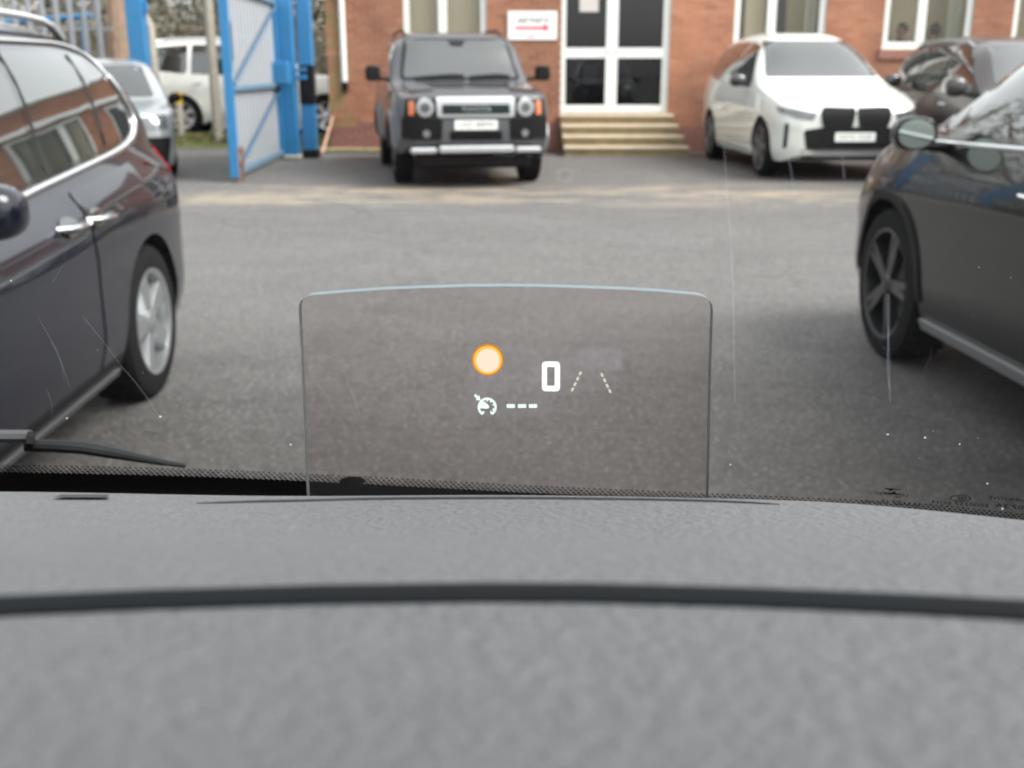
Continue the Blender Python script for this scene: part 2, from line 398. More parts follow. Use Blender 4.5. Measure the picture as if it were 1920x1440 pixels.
    def wheels(s, style, m_rim, spokes=5):
        sp = s.sp; r = sp['wheel']; wd = .23; proto = None
        rr = r * sp.get('rimk', .70)
        for a in sp['axles']:
            for sd in (1, -1):
                yo = sd * (sp['W'] - sp.get('inset', .02))
                if proto is None:
                    t = MB(); t.lathe([(rr, -wd), (r * .92, -wd), (r, -wd + .03), (r, -.03), (r * .97, -.008), (r * .88, .004), (rr + .01, 0), (rr, -.012), (rr, -wd)], 48)
                    for k in range(36):   # tread blocks
                        an = 2 * math.pi * k / 36
                        for y in (-.19, -.12, -.05):
                            c, s_ = math.cos(an), math.sin(an); q = .018
                            pts = []
                            for rad in (r - .003, r + .004):
                                for tx, ty in ((-q, -.028), (q, -.028), (q, .028), (-q, .028)): pts.append((c * rad - s_ * tx, y + ty, s_ * rad + c * tx))
                            t.add(pts, [(4, 5, 6, 7), (0, 1, 5, 4), (1, 2, 6, 5), (2, 3, 7, 6), (3, 0, 4, 7)])
                    tyre = t.build('tyre', M_tyre, None, True, 40); tme = tyre.data; bpy.data.objects.remove(tyre)
                    w_ = MB(); w_.lathe([(rr + .006, -.012), (rr + .004, .002), (rr - .016, -.004), (rr - .022, -.04), (rr - .03, -.15)], 48)
                    w_.lathe([(.001, .0), (.03, -.002), (.055, -.012), (.062, -.05)], 20)
                    for k in range(spokes):
                        an = 2 * math.pi * k / spokes + math.pi / 2
                        for off_ in ((-.11, .11) if style == 'twin' else (0,)):
                            a2 = an + off_; hw0, hw1 = (.030, .020) if style == 'twin' else (.040, .030)
                            if style == 'wide': hw0, hw1 = .036, .056
                            c, s_ = math.cos(a2), math.sin(a2); c0, s0 = math.cos(an), math.sin(an); pts = []
                            for (rad, hw, y0, y1, cc, ss) in ((.035, hw0, -.05, -.014, c0, s0), ((rr) * .6, (hw0 + hw1) / 2, -.055, -.012, c, s_), (rr - .008, hw1, -.05, -.006, c, s_)):
                                for y, tx in ((y1, -hw * .8), (y1, hw * .8), (y0, hw), (y0, -hw)): pts.append((cc * rad - ss * tx, y, ss * rad + cc * tx))
                            w_.add(pts, [(4 * i + j, 4 * i + (j + 1) % 4, 4 * i + 4 + (j + 1) % 4, 4 * i + 4 + j) for i in (0, 1) for j in range(4)])
                    wo = w_.build('wheel', m_rim, None, True, 30); wme = wo.data; bpy.data.objects.remove(wo)
                    d_ = MB(); d_.lathe([(.001, -.1), (rr * .62, -.1), (rr * .62, -.125), (.001, -.125)], 28)
                    do = d_.build('brake_disc', mat('brake_steel', (.16, .155, .15), .4, .8), None, True, 30); dme = do.data; bpy.data.objects.remove(do)
                    b_ = MB(); b_.lathe([(.001, -.16), (rr - .02, -.16), (rr - .02, -.2), (.001, -.2)], 28)
                    proto = (wme, tme, dme)
                wo = link(bpy.data.objects.new('wheel', proto[0]), s.root); wo.location = (a, yo, r); wo.rotation_euler = (0, random.uniform(0, 1.2), 0 if sd > 0 else math.pi)
                for nm, me in (('tyre', proto[1]), ('brake_disc', proto[2])): link(bpy.data.objects.new(nm, me), wo)
    def mirror(s, x, y, z, sz=(.12, .20, .15), m=None, glass=True, boxy=False):
        """door mirror: rounded housing on a short stalk"""
        sd = 1 if y > 0 else -1; bm = bmesh.new()
        if boxy:
            bmesh.ops.create_cube(bm, size=1); bmesh.ops.bevel(bm, geom=bm.edges[:], offset=.12, segments=3, affect='EDGES')
        else:
            bmesh.ops.create_uvsphere(bm, u_segments=20, v_segments=14, radius=.5)
            for v in bm.verts:
                n = max(abs(v.co.x), 1e-6); v.co = Vector([math.copysign(abs(c * 2) ** .75 / 2, c) for c in v.co])
                if v.co.x < -.2: v.co.x = -.2
        for v in bm.verts: v.co = Vector((v.co.x * sz[0] * 1.4, v.co.y * sz[1] * 1.15, v.co.z * sz[2] * 1.15)) + Vector((x, y, z))
        h = bmobj('door_mirror', bm, m or M_gloss, s.root, True, 50)
        st = MB(); p, n = s.hit(x, z - sz[2] * .35, 'L' if sd > 0 else 'R')
        st.tube([(x, y, z - sz[2] * .35), (p.x, p.y - sd * .01, p.z - .02)], [(.03, .022), (.035, .025)], 10); st.build('mirror_stalk', M_black, h, True)
        if glass:
            g = MB(); xg = x - (sz[0] * .7 if boxy else sz[0] * .28) - .003
            g.prism([(y + sz[1] * .5 * math.cos(t) * (1 if abs(math.cos(t)) < .9 else .96), z + sz[2] * .5 * math.sin(t)) for t in np.linspace(0, 2 * math.pi, 28, endpoint=False)], 'x', xg, xg - .002)
            g.build('mirror_glass', mat('mirror_glass', (.55, .62, .58), .03, 1), h)
        return h
    def plate(s, zc, txt, view='F', yc=0, tilt=0):
        p, n = s.hit(yc, zc, view); x = p.x + (.02 if view == 'F' else -.02)
        a = MB(); q = rp([(yc - .26, zc - .056), (yc + .26, zc - .056), (yc + .26, zc + .056), (yc - .26, zc + .056)], .012, 3)
        a.prism(q, 'x', x - .012, x + .004); o = a.build('number_plate', M_plate, s.root)
        sg = 1 if view == 'F' else -1
        text_obj('plate_characters', txt, .085, lambda u, v: (x + sg * .006, yc + sg * u, zc + v), M_ink, o, width=.44)
        return o
def arch_trim(c, m, w_=.055, pr=.018, name='wheel_arch_trim', both=True):
    sp = c.sp; r0 = sp['wheel'] + sp.get('gap', .045) - .004
    for a in sp['axles']:
        for sd in ((1, -1) if both else (1,)):
            n = 28; V = []; Fc = []
            for i in range(n + 1):
                t = math.pi * (.0 + 1.0 * i / n); r1 = r0 + w_ * 1.05
                hh_, _n = c.hit(a + r1 * math.cos(t), sp['wheel'] + r1 * math.sin(t), 'L' if sd > 0 else 'R'); yb_ = min(abs(hh_.y), sp['W'])
                for rad, dy in ((r0, -.05), (r0, pr), (r0 + w_ * .8, pr), (r0 + w_, -.03)):
                    u, z = a + rad * math.cos(t), sp['wheel'] + rad * math.sin(t)
                    V.append((u, sd * (yb_ + dy), z))
            for i in range(n):
                for q in range(3): Fc.append((4 * i + q, 4 * i + 4 + q, 4 * i + 5 + q, 4 * i + 1 + q))
            o = meshobj(name, V, Fc, m, c.root, True, 40)

# ---------------------------------------------------------------- the ground
gx, gy = 220, 220
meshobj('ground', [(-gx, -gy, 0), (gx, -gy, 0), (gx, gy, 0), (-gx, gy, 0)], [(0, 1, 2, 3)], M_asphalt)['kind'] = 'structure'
# rising street and verge outside the gate
M_verge = mat('verge_grass', (.10, .11, .03), .95, var=.5, scale=7, bump=.8, bscale=25)
vg = []
for i in range(41):
    X = -24 + 20.6 * i / 40
    for (Y, z) in ((20.4, .004), (20.7, .10 + .02 * math.sin(i * 1.7)), (21.2, .17 + .02 * math.sin(i * 2.3)), (21.5, .18)): vg.append((X + random.uniform(-.05, .05), Y + .06 * math.sin(i * 3.1), z))
meshobj('verge', vg, [(4 * i + q, 4 * i + 4 + q, 4 * i + 5 + q, 4 * i + 1 + q) for i in range(40) for q in range(3)], M_verge, None, True, 80)['kind'] = 'structure'
rd = MB(); rd.add([(-40, 21.45, .176), (-2.2, 21.45, .176), (0.5, 27, .19), (-40, 27, .19)], [(0, 1, 2, 3)]); rd.build('street', M_asphalt)['kind'] = 'structure'

# ---------------------------------------------------------------- the brick building
YB = 19.4; BX0, BX1, BH = onY(618, 200, YB).x, 24.0, 4.86
bld = thing('brick_building', 'long red brick building with white framed windows and steps to its double door', 'building', (0, 0, 0))
X_ = lambda px: onY(px, 60, YB).x
ZS, ZT, ZF = 1.75, 3.38, .67          # window sill, window head, indoor floor
wins = [(X_(757), X_(912)), (X_(1376), X_(1547)), (X_(1656), X_(1822)), (X_(1897), X_(1897) + 1.5)]
for k in range(5): wins.append((9.9 + 2.8 * k, 11.45 + 2.8 * k))
door = (X_(1053), X_(1256))
opens = [(a, b, ZS, ZT) for a, b in wins] + [(door[0], door[1], ZF, ZT)]
def free(x0, x1, z0, z1):
    """parts of the brick that no opening takes"""
    out = [(x0, x1)]
    for a, b, c, d in opens:
        if z1 <= c + .001 or z0 >= d - .001: continue
        nx = []
        for (p, q) in out:
            if b <= p or a >= q: nx.append((p, q)); continue
            if a > p: nx.append((p, a))
            if b < q: nx.append((b, q))
        out = nx
    return [(p, q) for p, q in out if q - p > .02]
sets = {'main': MB(), 'plinth': MB(), 'moss': MB()}
row = 0; z = 0.0
while z < BH - .07:
    x = BX0 - (.1125 if row % 2 else 0)
    while x < BX1:
        a, b = max(x, BX0), min(x + .215, BX1)
        if b - a > .03:
            for p, q in free(a, b, z, z + .065):
                pr = .006 + random.uniform(-.002, .003)
                k = 'plinth' if z < .42 + .1 * math.sin(a * 2.1) else ('moss' if a < BX0 + .22 + .08 * math.sin(z * 5) and random.random() < .8 else 'main')
                sets[k].add([(p, YB - pr, z), (q, YB - pr, z), (q, YB - pr, z + .065), (p, YB - pr, z + .065), (p, YB + .01, z), (q, YB + .01, z), (q, YB + .01, z + .065), (p, YB + .01, z + .065)],
                            [(0, 1, 2, 3), (1, 5, 6, 2), (4, 0, 3, 7), (3, 2, 6, 7), (1, 0, 4, 5)])
        x += .225
    z += .075; row += 1
for k, nm, m in (('main', 'brickwork', M_brick), ('plinth', 'plinth_brickwork', M_brickdk), ('moss', 'mossy_brickwork', M_brickmoss)):
    b = sets[k]; meshobj(nm, b.V, b.F, m, bld)['kind'] = 'stuff'
# backing wall of mortar, cut round the openings, with reveals
wl = MB(); zs = sorted({0, BH, ZS, ZT, ZF}); xs = sorted({BX0, BX1} | {v for o in opens for v in o[:2]})
for i in range(len(xs) - 1):
    for j in range(len(zs) - 1):
        cx, cz = (xs[i] + xs[i + 1]) / 2, (zs[j] + zs[j + 1]) / 2
        if any(a < cx < b and c < cz < d for a, b, c, d in opens): continue
        wl.box((xs[i], YB, zs[j]), (xs[i + 1], YB + .28, zs[j + 1]))
wl.build('wall', M_mortar, bld)
M_btex = bpy.data.materials.new('brick_pattern'); M_btex.use_nodes = True
_n = M_btex.node_tree; _b = _n.nodes.new('ShaderNodeTexBrick'); _b.inputs['Color1'].default_value = (.33, .13, .07, 1); _b.inputs['Color2'].default_value = (.27, .11, .06, 1); _b.inputs['Mortar'].default_value = (.36, .3, .25, 1)
_b.inputs['Scale'].default_value = 1; _b.inputs['Brick Width'].default_value = .225; _b.inputs['Row Height'].default_value = .075; _b.inputs['Mortar Size'].default_value = .008
_t = _n.nodes.new('ShaderNodeTexCoord'); _m = _n.nodes.new('ShaderNodeMapping'); _m.inputs['Rotation'].default_value = (R(90), 0, 0)
_n.links.new(_t.outputs['Object'], _m.inputs[0]); _n.links.new(_m.outputs[0], _b.inputs[0]); _n.links.new(_b.outputs[0], _n.nodes['Principled BSDF'].inputs['Base Color'])
# skewed end wall, back wall, roof, parapet coping, string course / gutter band
sw = MB(); ex, ey = BX0 + 4.6, YB + 9
sw.add([(BX0, YB + .28, 0), (ex, ey, 0), (ex, ey, BH), (BX0, YB + .28, BH), (BX0 + .3, YB + .28, 0), (ex + .3, ey, 0), (ex + .3, ey, BH), (BX0 + .3, YB + .28, BH)], [(1, 0, 3, 2), (0, 4, 7, 3), (4, 5, 6, 7), (5, 1, 2, 6)])
sw.box((ex, ey, 0), (BX1, ey + .28, BH)); sw.box((BX1 - .01, YB + .281, 0), (BX1 + .27, ey - .002, BH)); sw.build('end_wall', M_btex, bld)
MB().add([(BX0 - .02, YB - .06, BH), (BX1 + .3, YB - .06, BH), (BX1 + .3, ey + .3, BH), (ex - .05, ey + .3, BH), (BX0 - .02, YB - .06, BH + .16), (BX1 + .3, YB - .06, BH + .16), (BX1 + .3, ey + .3, BH + .16), (ex - .05, ey + .3, BH + .16)],
         [(3, 2, 1, 0), (4, 5, 6, 7), (0, 1, 5, 4), (1, 2, 6, 5), (2, 3, 7, 6), (3, 0, 4, 7)]).build('roof', M_concrete, bld)
MB().box((BX0 + .3, YB - .14, 3.52), (BX1, YB - .012, 3.78)).build('gutter_band', M_white, bld, bevel=.01)
# rooms behind the glass
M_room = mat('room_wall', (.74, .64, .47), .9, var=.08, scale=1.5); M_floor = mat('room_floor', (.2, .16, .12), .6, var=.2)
PZ = onY(1699, 58, YB + .55).z - 1.2     # floor of the office with the seated people
def room(x0, x1, dep, m=None, nm='room', zf=ZF - .06):
    y0, y1 = YB + .285, YB + dep; zc = 3.46
    r = MB(); r.add([(x0, y0, zf), (x1, y0, zf), (x1, y1, zf), (x0, y1, zf), (x0, y0, zc), (x1, y0, zc), (x1, y1, zc), (x0, y1, zc)], [(0, 1, 2, 3), (7, 6, 5, 4), (3, 2, 6, 7), (0, 3, 7, 4), (2, 1, 5, 6)])
    r.build(nm, m or M_room, bld)
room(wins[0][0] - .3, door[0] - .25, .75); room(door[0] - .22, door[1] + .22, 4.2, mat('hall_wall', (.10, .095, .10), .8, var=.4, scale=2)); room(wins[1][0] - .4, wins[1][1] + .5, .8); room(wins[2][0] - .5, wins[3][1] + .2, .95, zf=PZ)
for a, b in wins[4:]: room(a - .2, b + .2, 1.6)
M_pane = glassmat('window_pane', (.90, .90, .87), .04)
def window(x0, x1, z0, z1, mull, sill=True, label=None):
    Y0, Y1 = YB + .05, YB + .12; f = .10
    m = MB(); m.box((x0, Y0, z0), (x1, Y1, z0 + .12)); m.box((x0, Y0, z1 - f), (x1, Y1, z1)); m.box((x0, Y0 + .001, z0 + .12), (x0 + f, Y1, z1 - f)); m.box((x1 - f, Y0 + .001, z0 + .12), (x1, Y1, z1 - f))
    o = m.build('window', M_white, bld)
    xm = x0 + (x1 - x0) * mull
    MB().box((xm - .075, Y0 - .012, z0 + .118), (xm + .075, Y1 - .002, z1 - f + .002)).build('mullion', M_white, o, bevel=.008)
    for a, b in ((x0 + f, xm - .075), (xm + .075, x1 - f)):
        MB().box((a - .004, Y0 + .03, z0 + .118), (b + .004, Y0 + .04, z1 - f + .004)).build('pane', M_pane, o)
    if sill:
        MB().box((x0 - .06, YB - .07, z0 - .17), (x1 + .06, YB + .1, z0 - .003)).build('sill', mat('brick_sill', (.25, .12, .09), .85, var=.3, scale=25), o, bevel=.012)
    return o
window(*wins[0], ZS, ZT, .47); window(*wins[1], ZS, ZT, .41); window(*wins[2], ZS, ZT, .43); window(*wins[3], ZS, ZT, .5)
for a, b in wins[4:]: window(a, b, ZS, ZT, .5)
# blinds and curtains seen beside the panes
M_curt = mat('pale_curtain', (.60, .62, .54), .85, var=.1, scale=3)
def curtain(x0, x1, y, z0, z1, m):
    n = 24; V = []; Fc = []
    for i in range(n + 1):
        x = x0 + (x1 - x0) * i / n; yy = y + .03 * math.sin(i * 1.9)
        V += [(x, yy, z0), (x, yy, z1)]
    for i in range(n): Fc.append((2 * i, 2 * i + 2, 2 * i + 3, 2 * i + 1))
    return meshobj('curtain', V, Fc, m, bld, True, 80)
curtain(wins[2][1] - .32, wins[2][1] - .06, YB + .34, ZS, ZT, M_curt); curtain(wins[2][0] + .04, wins[2][0] + .24, YB + .34, ZS, ZT, M_curt)
curtain(wins[0][0] + .06, wins[0][0] + .2, YB + .34, ZS, ZT, mat('grey_curtain', (.32, .36, .33), .9)); curtain(wins[0][1] - .3, wins[0][1] - .06, YB + .34, ZS, ZT, MATS['grey_curtain'])
curtain(wins[1][0] + .05, wins[1][0] + .25, YB + .34, ZS, ZT, M_curt); curtain(wins[1][1] - .3, wins[1][1] - .06, YB + .34, ZS, ZT, M_curt)
curtain(X_(1455), X_(1482), YB + .36, ZS, ZT, mat('dark_curtain', (.10, .10, .10), .9))
M_blind = mat('beige_blind', (.46, .40, .31), .85, var=.06, scale=2)
for (a, b) in ((wins[0][0] + .08, wins[0][1] - .08), (wins[1][0] + .22, X_(1437))):
    MB().box((a, YB + .20, ZS + .02), (b, YB + .206, ZT - .02)).build('blind', M_blind, bld)
# double door
dx0, dx1 = door; ZR = onY(0, 99, YB).z; xm0, xm1 = X_(1137), X_(1160)
fr = MB(); fr.box((dx0, YB + .03, ZF), (dx0 + .055, YB + .13, ZT)); fr.box((dx1 - .055, YB + .03, ZF), (dx1, YB + .13, ZT)); fr.box((dx0 + .055, YB + .031, ZT - .06), (dx1 - .055, YB + .13, ZT))
dfo = fr.build('door_frame', M_white, bld)
for i, (a, b) in enumerate(((dx0 + .058, (xm0 + xm1) / 2 - .003), ((xm0 + xm1) / 2 + .003, dx1 - .058))):
    st = .075 if i == 0 else .09; m = MB(); y0, y1 = YB + .045 + .004 * i, YB + .105
    l_ = .02 if i == 0 else .1; r_ = .1 if i == 0 else .05
    m.box((a, y0, ZF + .01), (a + l_, y1, ZT - .065)); m.box((b - r_, y0, ZF + .01), (b, y1, ZT - .065))
    for z0, z1 in ((ZF + .01, ZF + .14), (ZR - .085, ZR + .085), (ZT - .15, ZT - .065)): m.box((a + l_, y0 + .001, z0), (b - r_, y1 - .001, z1))
    o = m.build('door_leaf', M_white, bld)
    for z0, z1 in ((ZF + .135, ZR - .08), (ZR + .08, ZT - .145)): MB().box((a + l_ - .004, y0 + .025, z0), (b - r_ + .004, y0 + .035, z1)).build('pane', glassmat('door_pane', (.55, .58, .60), .05), o)
    hx = b - .05 if i == 0 else a + .05
    MB().tube([(hx, y0, ZR + .03), (hx, y0 - .05, ZR + .03), (hx + (.1 if i == 0 else -.1) * -1, y0 - .05, ZR + .03)], .01).build('handle', M_satin, o, True)
nt_ = MB(); a = onY(1087, 0, YB + .07); b = onY(1122, 22, YB + .07); nt_.box((a.x, YB + .066, b.z), (b.x, YB + .0685, b.z + .3)); nt_.build('notice_sheet', mat('paper', (.55, .50, .48), .8), bld)
# things in the hall behind the door
h = thing('display_stand', 'dim display stand with red and pale boxes in the hall behind the double door', 'stand', (door[0] + .75, YB + 1.6, ZF - .06))
MB().box((-.62, 0, 0), (.62, .4, .04)).box((-.62, 0, .5), (.62, .4, .54)).box((-.62, .36, .04), (.62, .4, 1.05)).box((-.66, 0, 0), (-.62, .4, 1.05)).box((.62, 0, 0), (.66, .4, 1.05)).build('shelf', mat('dark_shelf', (.06, .05, .06), .6), h)
for (x0, z0, ww, hh, c) in ((-.25, .54, .25, .34, (.45, .42, .40)), (-.02, .56, .12, .40, (.5, .05, .09)), (.18, .04, .22, .42, (.28, .03, .06)), (.45, .04, .16, .5, (.35, .30, .25)), (.2, .54, .2, .25, (.3, .05, .1))):
    MB().box((x0, .06, z0), (x0 + ww, .3, z0 + hh)).build('carton', mat('carton_%d' % int(x0 * 100 + 99), c, .6), h, bevel=.01)
# steps
stp = thing('entrance_steps', 'four worn stone steps with dirty risers below the white double door', 'steps', ((dx0 + dx1) / 2, 18.9, 0))
M_tread = mat('worn_stone', (.46, .385, .28), .85, var=.25, scale=5, bump=.3); M_riser = mat('dirty_riser', (.24, .185, .105), .95, var=.5, scale=6, bump=.4)
for k in range(4):
    zt = .165 * (k + 1); yf = 18.35 + .26 * k; a, b = dx0 - .03 + .015 * (3 - k) - stp.location.x, X_(1263) + .10 * (3 - k) * .6 - stp.location.x + .02
    MB().box((a, yf - .03 - 18.9, zt - .055), (b, (YB - .02 if k == 3 else yf + .255) - 18.9, zt)).build('tread', M_tread, stp, bevel=.012)
    MB().box((a + .02, yf - 18.9, zt - .165 if k else 0), (b - .02, YB - .03 - 18.9, zt - .057)).build('riser', M_riser, stp)
# kerb of mossy concrete along the foot of the wall
M_kerb = mat('mossy_concrete', (.23, .20, .11), .95, var=.5, scale=4, bump=.5)
kb = thing('wall_kerb', 'low mossy concrete kerb along the foot of the brick wall', 'kerb', (0, YB, 0))
for i in range(12):
    x0 = BX0 - .3 + .9 * i
    if x0 + .89 < dx0 - .05 or x0 > X_(1290): MB().box((x0, -.28, 0), (x0 + .885, -.012, .07 + .01 * random.random())).build('kerb_stone', M_kerb, kb, bevel=.015)
# sign
sg = thing('arrow_sign', 'white sign with italic lettering over a red arrow on the brick wall', 'sign', (0, YB, 0))
a, b = onY(952, 21, YB - .02), onY(1044, 75, YB - .02)
MB().box((a.x, -.035, b.z), (b.x, -.013, a.z)).build('board', mat('sign_white', (.80, .80, .79), .35, var=.03), sg, bevel=.006)
cx, cz = (a.x + b.x) / 2, (a.z + b.z) / 2; hw = (b.x - a.x) / 2; hh = (a.z - b.z) / 2
text_obj('lettering', 'servery', .2, lambda u, v: (cx + u, -.038, cz + hh * .42 + v), mat('sign_black', (.03, .035, .03), .5), sg, shear=.35, width=hw * 1.35)
ar = MB(); ar.prism([(cx - hw * .68, cz - hh * .26), (cx + hw * .48, cz - hh * .26), (cx + hw * .48, cz - hh * .42), (cx + hw * .72, cz - hh * .16), (cx + hw * .48, cz + hh * .1), (cx + hw * .48, cz - hh * .06), (cx - hw * .68, cz - hh * .06)], 'y', -.0375, -.036)
ar.build('arrow', mat('sign_red', (.72, .03, .07), .45), sg)
MB().box((cx - hw * .2, -.0375, cz - hh * .78), (cx + hw * .1, -.036, cz - hh * .68)).build('small_mark', MATS['sign_red'], sg)
# white downpipe
a, b = onY(640, 0, YB - .06), onY(646, 160, YB - .06)
dp = thing('downpipe', 'white plastic downpipe with a dark open end on the brick wall', 'pipe', ((a.x + b.x) / 2, YB - .06, b.z))
MB().lathe([(.05, .05), (.05, 3.50 - b.z)], 16, 'z').build('pipe', M_white, dp, True)
MB().lathe([(.035, -.1), (.058, -.1), (.058, .06), (.05, .06)], 16, 'z').build('outlet', M_black, dp, True)
for zz in (.5, 1.5): MB().lathe([(.056, zz), (.056, zz + .05)], 16, 'z').box((-.03, .04, zz), (.03, .07, zz + .05)).build('bracket', M_white, dp, True)

# ---------------------------------------------------------------- gate, posts, fence
gp = gnd(440, 343); hx_, hy_ = gnd(548, 298).x, gnd(548, 298).y
def post(name, label, cat, x, y, wd, h, m, grp=None):
    o = thing(name, label, cat, (x, y, 0), 0, grp)
    MB().box((-wd / 2, -wd / 2, 0), (wd / 2, wd / 2, h)).build('shaft', m, o, bevel=.012)
    MB().box((-wd / 2 - .012, -wd / 2 - .012, h), (wd / 2 + .012, wd / 2 + .012, h + .03)).build('cap', m, o)
    return o
p1 = post('gate_post', 'thick blue gate post with a blue lock box, hinged to the open gate', 'post', hx_, hy_, .25, 3.3, M_blue)
bz = onY(532, 137, hy_ - .2).z
MB().box((-.15, -.62, bz - .17), (.13, -.34, bz + .17)).box((-.06, -.341, bz - .05), (.06, -.12, bz + .05)).build('lock_box', M_blue, p1, bevel=.015)
MB().box((.127, -.06, bz - .1), (.3, .06, bz - .03)).box((.127, -.06, bz + .02), (.3, .06, bz + .08)).build('bracket', M_blue, p1, bevel=.006)
q = gnd(584, 296); p2 = post('gate_post', 'second blue post with a black middle section beside the brick corner', 'post', q.x, q.y, .22, 3.3, M_blue)
z0, z1 = onY(583, 195, q.y).z, onY(583, 122, q.y).z
MB().box((-.115, -.125, z0), (.115, .115, z1)).build('black_sleeve', M_black, p2, bevel=.006); MB().box((-.13, -.13, 0), (.13, .13, .14)).build('base_plate', M_black, p2, bevel=.01)
MB().box((-.16, -.16, 0), (.16, .16, .07)).build('base_stone', M_concrete, p1, bevel=.02)
p3 = post('gate_post', 'tall blue gate post rising behind the navy people carrier', 'post', -6.2, 18.6, .27, 3.4, M_blue)
for zz in (.9, 2.3): MB().box((.137, -.05, zz), (.19, .05, zz + .18)).build('hinge_plate', M_blue, p3)
# the open leaf, swung towards the yard along Y
gl = thing('open_gate', 'open metal gate leaf of pale grey bars in a blue frame with rusty lower corner', 'gate', (gp.x, gp.y, 0), math.atan2(hy_ - gp.y, hx_ - .14 - gp.x))
GL = math.hypot(hy_ - gp.y, hx_ - .14 - gp.x) - .16; GZ0, GZ1 = .06, 2.46; ZM = 1.18
MB().box((0, -.06, GZ0), (.11, .05, GZ1)).build('front_stile', M_blue, gl, bevel=.006)
MB().box((GL - .09, -.045, GZ0), (GL, .045, GZ1)).build('hinge_stile', M_blue, gl, bevel=.006)
for nm, z_ in (('bottom_rail', GZ0 + .03), ('middle_rail', ZM - .04), ('top_rail', GZ1 - .08)):
    MB().box((.11, -.05, z_), (GL - .09, -.005, z_ + .07)).build(nm, mat('weathered_blue', (.11, .19, .26), .6, var=.35, scale=6), gl, bevel=.005)
for (xa, za, xb, zb) in ((.12, GZ0 + .12, GL - .1, ZM - .06), (.12, ZM + .04, GL - .1, GZ1 - .1)):
    m = MB(); m.tube([(xa, -.055, za), (xb, -.055, zb)], .026, 4); m.build('diagonal_brace', mat('brace_blue', (.03, .085, .15), .6, var=.3, scale=5), gl)
n = 15; pm = None
for i in range(n):
    x = .12 + (GL - .22) * (i + .5) / n; wv = (GL - .22) / n * .28
    if pm is None:
        o = MB().prism([(-wv, .0), (-wv * .5, -.012), (wv * .5, -.012), (wv, .0), (wv, .004), (wv * .5, -.006), (-wv * .5, -.006), (-wv, .004)], 'z', GZ0 + .1, GZ1 - .03).build('bar', M_pale, gl); pm = o.data
    else: o = link(bpy.data.objects.new('bar', pm), gl)
    o.location = (x, .012, 0)
MB().box((.11, .020, GZ0 + .1), (GL - .09, .024, GZ1 - .03)).build('backing_sheet', mat('sheet_grey', (.10, .115, .135), .7, .0, var=.15, scale=4), gl)
MB().box((.02, -.066, GZ0 - .03), (.122, .056, .46)).build('rusted_corner', M_rust, gl, bevel=.004)
MB().tube([(.16, -.09, .0), (.16, -.09, .45)], .016).box((.12, -.1, .36), (.2, -.05, .42)).box((.12, -.1, .2), (.2, -.05, .25)).build('drop_bolt', M_rust, gl, True)
MB().box((.32, -.03, 1.52), (.42, -.022, 2.0)).build('pull_slot', mat('slot_grey', (.13, .15, .17), .6), gl)
MB().box((.03, -.07, 1.27), (.10, -.055, 1.36)).build('hasp', M_satin, gl, bevel=.004)
# palisade fence left of the gate
fn = thing('palisade_fence', 'grey steel palisade fence behind the roof of the navy people carrier', 'fence', (-6.7, 19.1, 0))
pm = None
for i in range(26):
    if pm is None:
        o = MB().prism([(-.05, .0), (-.02, -.03), (.02, -.03), (.05, 0), (.05, .006), (.02, -.022), (-.02, -.022), (-.05, .006)], 'z', .06, 2.7).build('pale', mat('galvanised_fence', (.26, .27, .29), .55, .3, var=.2, scale=8), fn); pm = o.data
    else: o = link(bpy.data.objects.new('pale', pm), fn)
    o.location = (-.32 - .235 * i, 0, 0)
for z_ in (.5, 2.05): MB().box((-6.5, .01, z_), (-.1, .06, z_ + .05)).build('fence_rail', MATS['galvanised_fence'], fn)
bb = thing('street_barrier', 'blue barrier rail half seen through the palisade fence', 'barrier', (-9.0, 22.5, .18))
MB().tube([(-1.6, 0, 2.10), (.6, 0, 2.26)], .06).build('rail', M_blue, bb, True)
for x in (-1.4, .4): MB().tube([(x, 0, 0), (x, 0, 2.16)], .045).build('leg', M_blue, bb, True)
# concrete posts on the verge
def cpost(px, py, Y, wd, h, label, bend=0):
    p = onY(px, py, Y); o = thing('concrete_post', label, 'post', (p.x, Y, .02), 0, 'concrete posts on the verge')
    pts = [(0, 0, 0), (0, 0, h * .5), (0, 0, h)] + ([(-.08, 0, h + .15), (-.28, 0, h + .38)] if bend else [])
    m = MB(); m.tube(pts, [wd * .72, wd * .7, wd * .68] + ([wd * .66, wd * .6] if bend else []), 4); m.build('shaft', M_concrete, o, True, 30)
    return o
cpost(401, 150, 20.75, .13, 2.9, 'straight pale concrete post standing on the grass verge in front of white SUV')
cpost(291, 150, 20.6, .12, 2.15, 'cranked pale concrete post with a bent top beside the tall blue gate post', 1)
bo = thing('bollard', 'small bollard with yellow and black bands in front of the white SUV wheel', 'bollard', (onY(336, 200, 20.9).x, 20.9, .1))
MB().lathe([(.06, 0), (.06, .85), (.03, .9), (.001, .905)], 16, 'z').build('tube', M_concrete, bo, True)
for z_ in (.68, .82): MB().lathe([(.064, z_), (.066, z_ + .09), (.05, z_ + .09)], 16, 'z').build('yellow_band', mat('yellow', (.65, .40, .04), .5), bo, True)
MB().lathe([(.063, .77), (.064, .82)], 16, 'z').build('black_band', M_black, bo, True)
a = onY(606, 281, 19.0); b = onY(622, 236, 19.3)
ob = thing('orange_board', 'narrow peach coloured board leaning against the brick corner', 'board', (a.x, 19.0, 0))
MB().tube([(0, -.15, .015), (b.x - a.x + .02, .35, .62)], (.035, .02), 4).build('plank', mat('peach', (.42, .23, .16), .7, var=.15), ob)

